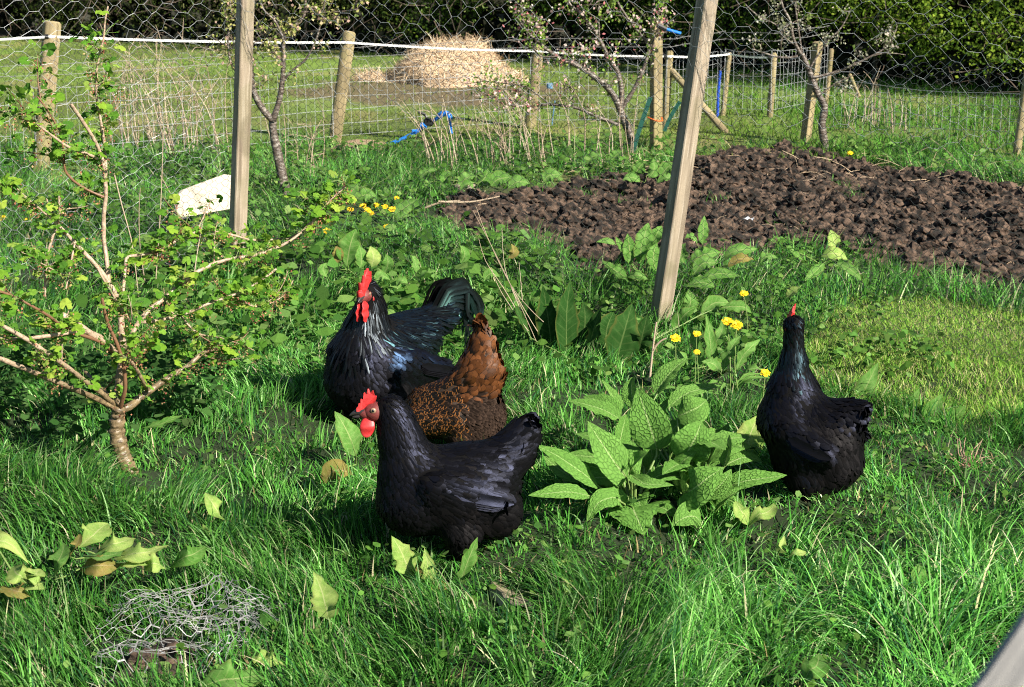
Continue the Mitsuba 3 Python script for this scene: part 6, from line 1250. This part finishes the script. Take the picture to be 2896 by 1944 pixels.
# ---------------------------------------------------------------- grass
def blades(x, y, h, w, ang, bend, col, segs, z0=None, face=None, seed=0, lean=0.0):
    g = np.random.default_rng(seed); n = len(x)
    z0 = ground_z(x, y) if z0 is None else z0
    d = np.stack([np.cos(ang), np.sin(ang), 0 * ang], -1)
    fa = ang + np.pi / 2 + g.normal(0, .7, n) if face is None else face
    b = np.stack([np.cos(fa), np.sin(fa), 0 * fa], -1)
    t = np.linspace(0, 1, segs + 1)
    th = (np.abs(g.normal(0, .42, n)) + lean)[:, None] + bend[:, None] * (t[None] ** 1.2)                       # angle from the vertical along the blade
    ds = h / segs
    thm = (th[:, 1:] + th[:, :-1]) / 2
    r = np.concatenate([np.zeros((n, 1)), np.cumsum(np.sin(thm), 1)], 1) * ds[:, None]
    zz = np.concatenate([np.zeros((n, 1)), np.cumsum(np.cos(thm), 1)], 1) * ds[:, None]
    c = np.stack([x, y, z0 - .006], -1)[:, None] + d[:, None] * r[..., None]; c[..., 2] += np.maximum(zz, .004 + .1 * r)
    ww = w[:, None] * (1 - t[None] ** 1.7 * .92)
    Lf, Rt = c[:, :-1] - b[:, None] * ww[:, :-1, None] * .5, c[:, :-1] + b[:, None] * ww[:, :-1, None] * .5
    v = np.concatenate([Lf, Rt, c[:, -1:]], 1); k = 2 * segs + 1
    f = []
    for i in range(segs - 1): f += [[i, segs + i, segs + i + 1], [i, segs + i + 1, i + 1]]
    f.append([segs - 1, 2 * segs - 1, 2 * segs])
    f = np.array(f)[None] + (np.arange(n) * k)[:, None, None]
    return v.reshape(-1, 3), f.reshape(-1, 3), np.repeat(col, k, 0)
def grass(name, label, x, y, h, w, ang, bend, col, segs, seed, **kw):
    v, f, c = blades(x, y, h, w, ang, bend, col, segs, seed=seed, **kw)
    k = solo(name, (v, f), 'm_grass', label, 'grass', color=c, kind='stuff')
    return len(f)
def view_x(y, margin): return .2962 * (np.asarray(y) + .35) + margin
def scatter(n, y0, y1, margin, seed, power=1.0):
    g = np.random.default_rng(seed)
    y = y0 + (y1 - y0) * g.random(n) ** power; x = g.uniform(-1, 1, n) * view_x(y, margin)
    return x, y, g
def pal(g, n, cols, p=None, var=.22):
    c = np.array(cols)[g.choice(len(cols), n, p=p)]
    return c * (1 + g.normal(0, var, (n, 1)).clip(-.5, .6)) * (1 + g.normal(0, .05, (n, 3)))
LUSH = [(0.046, 0.165, 0.024), (0.085, 0.262, 0.042), (0.150, 0.370, 0.080), (0.036, 0.125, 0.044), (0.26, 0.44, 0.17), (0.48, 0.46, 0.28)]
PL = [.27, .27, .20, .12, .10, .04]
bare = [((-1.063, 4.757), .10), ((0.013, 3.844), .075), ((-0.76, 3.476), .13), ((0.398, 4.476), .13)]
def fg_mask(x, y):
    ok = ~inside(BED.buffer(-.02), x, y) & ~inside(LAWN, x, y)
    for (cx, cy), r_ in bare: ok &= (x - cx) ** 2 + (y - cy) ** 2 > r_ ** 2
    return ok
def tuft_field(x, y, seed):
    q = np.stack([x, y, x * 0], -1)
    return meshkit.fbm(q * 3.2, 3, seed), meshkit.fbm(q * 1.5 + 11, 3, seed + 1), meshkit.fbm(q * 7 + 4, 2, seed + 2)
# foreground: long lush grass lying in swirls
x, y, g = scatter(150000, 2.9, 6.9, .75, 301, 1.10)
a, b, c = tuft_field(x, y, 31)
keep = fg_mask(x, y) & (g.random(len(x)) < np.clip((a - .37) * 5.5, .10, 1.0))
x, y, a, b, c = x[keep], y[keep], a[keep], b[keep], c[keep]; n = len(x)
right = np.clip((x - .2) / .9, 0, 1) * np.clip((5.0 - y) / .8, 0, 1)
near_y = np.clip((5.8 - y) / 2.0, 0, 1)
low = np.ones(n)
for (cx, cy), rx_, ry_ in [((-0.142, 4.115), .30, .26), ((0.857, 4.566), .28, .22), ((-0.415, 5.454), .26, .20), ((-0.112, 5.095), .24, .18), ((-1.114, 4.817), .10, .12), ((-0.203, 3.982), .22, .10), ((-0.419, 3.627), .09, .10), ((0.012, 3.778), .10, .14), ((0.652, 4.406), .10, .10), ((-1.018, 4.208), .26, .17), ((-1.236, 4.055), .16, .17), ((-0.74, 3.676), .30, .22), ((0.336, 4.44), .24, .16)]:
    low = np.minimum(low, np.clip(((x - cx) / rx_) ** 2 + ((y - cy) / ry_) ** 2, .30, 1))
h = (.04 + .115 * np.clip((a - .3) * 2.6, 0, 1) * (.5 + .5 * near_y)) * g.uniform(.5, 1.3, n) * (1 + .75 * right) * low
ang = (b - .5) * 14 + g.normal(0, .65, n); ang = np.where(g.random(n) < .55 * right, .35 + (c - .5) * 5 + g.normal(0, .4, n), ang)
bend = np.clip(.75 + 2.4 * (c - .35) + g.normal(0, .40, n) + .5 * right, .10, 2.2)
col = pal(g, n, LUSH, PL) * (1 + .30 * right[:, None]) * (.72 + .56 * np.clip((b - .3) * 2.5, 0, 1))[:, None]
grass('grass', 'long lush green grass in the foreground round the hens', x, y, h, g.uniform(.0026, .0056, n), ang, bend, col, 4, 1, lean=right * np.clip(g.normal(.55, .35, n), 0, 1.2))
# coarse tufts: bundles of longer blades that share a lean
g = np.random.default_rng(311); TX = []
for q_ in range(700):
    cy = 2.95 + 3.9 * g.random(); cx = g.uniform(-1, 1) * view_x(cy, .5)
    if q_ >= 560: cy, cx = g.uniform(5.6, 7.9), g.uniform(-1.6, .9)
    m = g.integers(14, 46); la = g.uniform(0, 6.28); sp = g.uniform(.015, .05)
    hh = g.uniform(.07, .18) * (.75 + .25 * np.clip((6.2 - cy) / 2, 0, 1))
    TX.append(np.stack([cx + g.normal(0, sp, m), cy + g.normal(0, sp, m), hh * g.uniform(.55, 1.2, m), la + g.normal(0, .6, m), np.clip(g.normal(g.uniform(.4, 1.9), .35, m), .1, 2.3), np.full(m, g.uniform(.65, 1.25))], 1))
TX = np.vstack(TX); ok = fg_mask(TX[:, 0], TX[:, 1])
for (cx, cy), rx_, ry_ in [((-0.142, 4.115), .28, .22), ((0.857, 4.566), .26, .20), ((-0.203, 3.982), .2, .10), ((-0.74, 3.676), .28, .2), ((-1.018, 4.208), .24, .15), ((0.336, 4.44), .24, .16)]: ok &= ((TX[:, 0] - cx) / rx_) ** 2 + ((TX[:, 1] - cy) / ry_) ** 2 > 1
TX = TX[ok]; n = len(TX)
grass('grass_tufts', 'coarser bent tufts standing out of the foreground grass', TX[:, 0], TX[:, 1], TX[:, 2], g.uniform(.0030, .0058, n), TX[:, 3], TX[:, 4], pal(g, n, LUSH, PL) * TX[:, 5:], 5, 2)
# undergrowth: short fine grass and thatch that closes the gaps
x, y, g = scatter(95000, 2.9, 7.0, .6, 306, 1.10)
ok = ~inside(BED.buffer(-.02), x, y) & ~inside(LAWN, x, y)
for (cx, cy), r_ in bare: ok &= (x - cx) ** 2 + (y - cy) ** 2 > (r_ * .6) ** 2
x, y = x[ok], y[ok]; n = len(x)
grass('undergrowth', 'short fine grass and dead thatch between the long blades', x, y, g.uniform(.020, .060, n), g.uniform(.0028, .0056, n), g.uniform(0, 6.28, n), g.uniform(.3, 1.9, n), pal(g, n, LUSH + [(0.30, 0.24, 0.12)], [.34, .26, .12, .15, .04, .02, .07]), 2, 7)
# short yellowish turf at the right behind the netting
x, y, g = scatter(170000, 4.6, 8.2, .6, 302); x = np.abs(x)
ok = inside(LAWN.buffer(.12), x, y); x, y = x[ok], y[ok]; n = len(x)
grass('turf', 'short worn yellow-green turf at the right behind the right-hand hen', x, y, g.uniform(.018, .055, n), g.uniform(.0020, .0036, n), g.uniform(0, 6.28, n), g.uniform(.2, 1.5, n), pal(g, n, [(0.16, 0.36, 0.045), (0.25, 0.43, 0.07), (0.42, 0.47, 0.16), (0.52, 0.47, 0.26)], [.38, .34, .18, .10]), 2, 3)
# rough grass and weeds between the netting and the field fence
x, y, g = scatter(105000, 6.7, 12.6, .6, 303)
a, b, c = tuft_field(x, y, 41)
ok = ~inside(BED.buffer(-.03), x, y) & ~inside(LAWN, x, y) & (g.random(len(x)) < np.clip((a - .30) * 4, .15, 1)); x, y, a, b, c = x[ok], y[ok], a[ok], b[ok], c[ok]; n = len(x)
grass('rough_grass', 'rough green grass between the netting and the field fence', x, y, (.05 + .14 * np.clip((a - .3) * 2.2, 0, 1)) * g.uniform(.5, 1.3, n), g.uniform(.0034, .0066, n), (b - .5) * 12 + g.normal(0, .8, n), np.clip(.3 + 1.2 * c + g.normal(0, .3, n), .05, 1.8), pal(g, n, LUSH + [(0.11, 0.23, 0.05)], [.22, .24, .20, .12, .08, .04, .10]), 3, 4)
# pasture
x, y, g = scatter(85000, 11.6, 23.5, .8, 304, 1.2)
a, b, c = tuft_field(x * .5, y * .5, 51)
ok = ~(inside(MUCK, x, y) & (g.random(len(x)) < .85)) & (g.random(len(x)) < np.clip((a - .25) * 3, .2, 1)); x, y, a = x[ok], y[ok], a[ok]; n = len(x)
right = np.clip((x - 1.5) / 1.2, 0, 1)
grass('pasture_grass', 'short grazed grass of the paddock', x, y, (g.uniform(.020, .055, n)) * (1 + 1.4 * right), g.uniform(.006, .011, n), g.uniform(0, 6.28, n), g.uniform(.1, 1.1, n), pal(g, n, [(0.10, 0.18, 0.024), (0.135, 0.235, 0.032), (0.085, 0.14, 0.024), (0.18, 0.23, 0.05)]) * np.stack([1 - .35 * right, 1 + .05 * right, 1 + 0 * right], 1), 2, 5)
# a few blades growing on the dug soil and straw bits
g = np.random.default_rng(321)
g = np.random.default_rng(322); cl = [(1.198, 9.914), (2.018, 10.502), (2.035, 10.242), (2.601, 11.061), (2.901, 11.363), (0.71, 9.835), (0.639, 10.327), (0.431, 10.075), (1.809, 8.598), (2.679, 10.682), (0.193, 10.502), (0.071, 8.598), (0.204, 8.598), (0.991, 7.174), (1.479, 9.109), (-0.154, 8.783), (0.026, 8.42), (0.175, 8.25), (0.324, 7.725), (0.495, 7.58), (0.756, 8.085), (0.962, 8.25), (1.132, 8.25), (1.341, 8.363), (1.538, 8.139), (1.722, 8.011), (1.841, 7.805), (1.94, 7.628), (2.025, 7.349), (2.134, 7.261), (-0.367, 9.681), (-0.281, 10.158), (0.215, 10.242), (0.569, 10.502), (1.106, 11.061)]
TX = np.vstack([np.stack([cx + g.normal(0, .05, 50), cy + g.normal(0, .05, 50)], 1) for cx, cy in cl]); n = len(TX)
grass('grass_sprigs', 'small sprigs of grass growing on the dug soil', TX[:, 0], TX[:, 1], g.uniform(.03, .09, n), g.uniform(.003, .005, n), g.uniform(0, 6.28, n), g.uniform(.3, 1.5, n), pal(g, n, LUSH, PL), 3, 6, z0=np.array([soil_z(a_, b_) for a_, b_ in TX]))
m = MB()
for q_ in range(520):
    if q_ < 300:
        bx_, by_ = g.uniform(bx, bX), g.uniform(by, bY)
        if not inside(BED, bx_, by_): continue
        p = np.array([bx_, by_, soil_z(bx_, by_) + .012]); L = g.uniform(.03, .10)
    else:
        by_ = g.uniform(10.4, 11.8); p = np.array([g.uniform(.3, 3.3), by_, .03]); L = g.uniform(.06, .22)
    d = nrm(g.normal(size=3) * [1, 1, .25]) * L
    v, f = tube([p, p + d * .5 + [0, 0, .008], p + d], [.0018, .0016, .0012], 3, cap=False); m.add(v, f, c=np.array([(0.50, 0.38, 0.25), (0.36, 0.26, 0.17), (0.26, 0.19, 0.13)][g.integers(3)]))
solo('straw_litter', m.mesh(), 'm_straw', 'loose dead stalks scattered over the dug soil and along its far edge', 'straw', kind='stuff', color=m.col())
# low leafy ground cover: clover, nettle seedlings, ivy
def cover(label, n, regionfn, size, hmax, cols, seed):
    g = np.random.default_rng(seed); x, y = regionfn(g, n); q = np.stack([x, y, x * 0], -1)
    ok = (meshkit.fbm(q * 3.5, 3, seed) > .46) & ~inside(BED.buffer(-.04), x, y); x, y = x[ok], y[ok]; n = len(x)
    z = ground_z(x, y) + g.uniform(.015, hmax, n)
    c = np.stack([x, y, z], -1); d = nrm(np.stack([g.normal(size=n), g.normal(size=n), g.normal(0, .35, n)], -1)); up = nrm(np.stack([g.normal(.1, .4, n), g.normal(-.3, .4, n), np.ones(n)], -1))
    b = nrm(np.cross(up, d)); N = np.cross(d, b); s = (size * g.uniform(.5, 1.3, n))[:, None]
    P = [c, c + d * s * .35 + b * s * .36 + N * s * .05, c + d * s * .7 + b * s * .30, c + d * s, c + d * s * .7 - b * s * .30, c + d * s * .35 - b * s * .36 + N * s * .05]
    v = np.stack(P, 1).reshape(-1, 3); f = (np.array([[0, 1, 5], [1, 2, 5], [2, 4, 5], [2, 3, 4]])[None] + (np.arange(n) * 6)[:, None, None]).reshape(-1, 3)
    solo('ground_cover', (v, f), 'm_leaf_vc', label, 'weeds', color=np.repeat(pal(g, n, cols), 6, 0), kind='stuff')
GC = [(0.075, 0.175, 0.030), (0.11, 0.23, 0.045), (0.15, 0.27, 0.07), (0.055, 0.13, 0.028)]
cover('low leafy weeds along the edge of the dug soil', 8500, lambda g, n: (g.uniform(-1.6, 1.6, n), g.uniform(5.9, 8.6, n)), .034, .10, GC, 401)
cover('broad leafy weeds behind the rooster and the currant bush', 1500, lambda g, n: (g.uniform(-1.9, .2, n), g.uniform(6.3, 8.4, n)), .062, .20, GC, 405)
cover('low leafy weeds in front of the field fence', 11000, lambda g, n: (g.uniform(-2.6, 3.2, n), g.uniform(8.6, 12.2, n)), .045, .13, GC, 402)
cover('nettles and other dark leafy weeds in the shade of the currant bush', 3600, lambda g, n: (g.uniform(-2.1, -.95, n), g.uniform(5.0, 6.3, n)), .040, .16, [(0.040, 0.105, 0.028), (0.055, 0.13, 0.035), (0.075, 0.155, 0.045)], 403)
cover('small weeds scattered through the foreground grass', 2600, lambda g, n: (g.uniform(-1.5, 1.5, n), g.uniform(3.3, 5.2, n)), .022, .06, GC, 404)
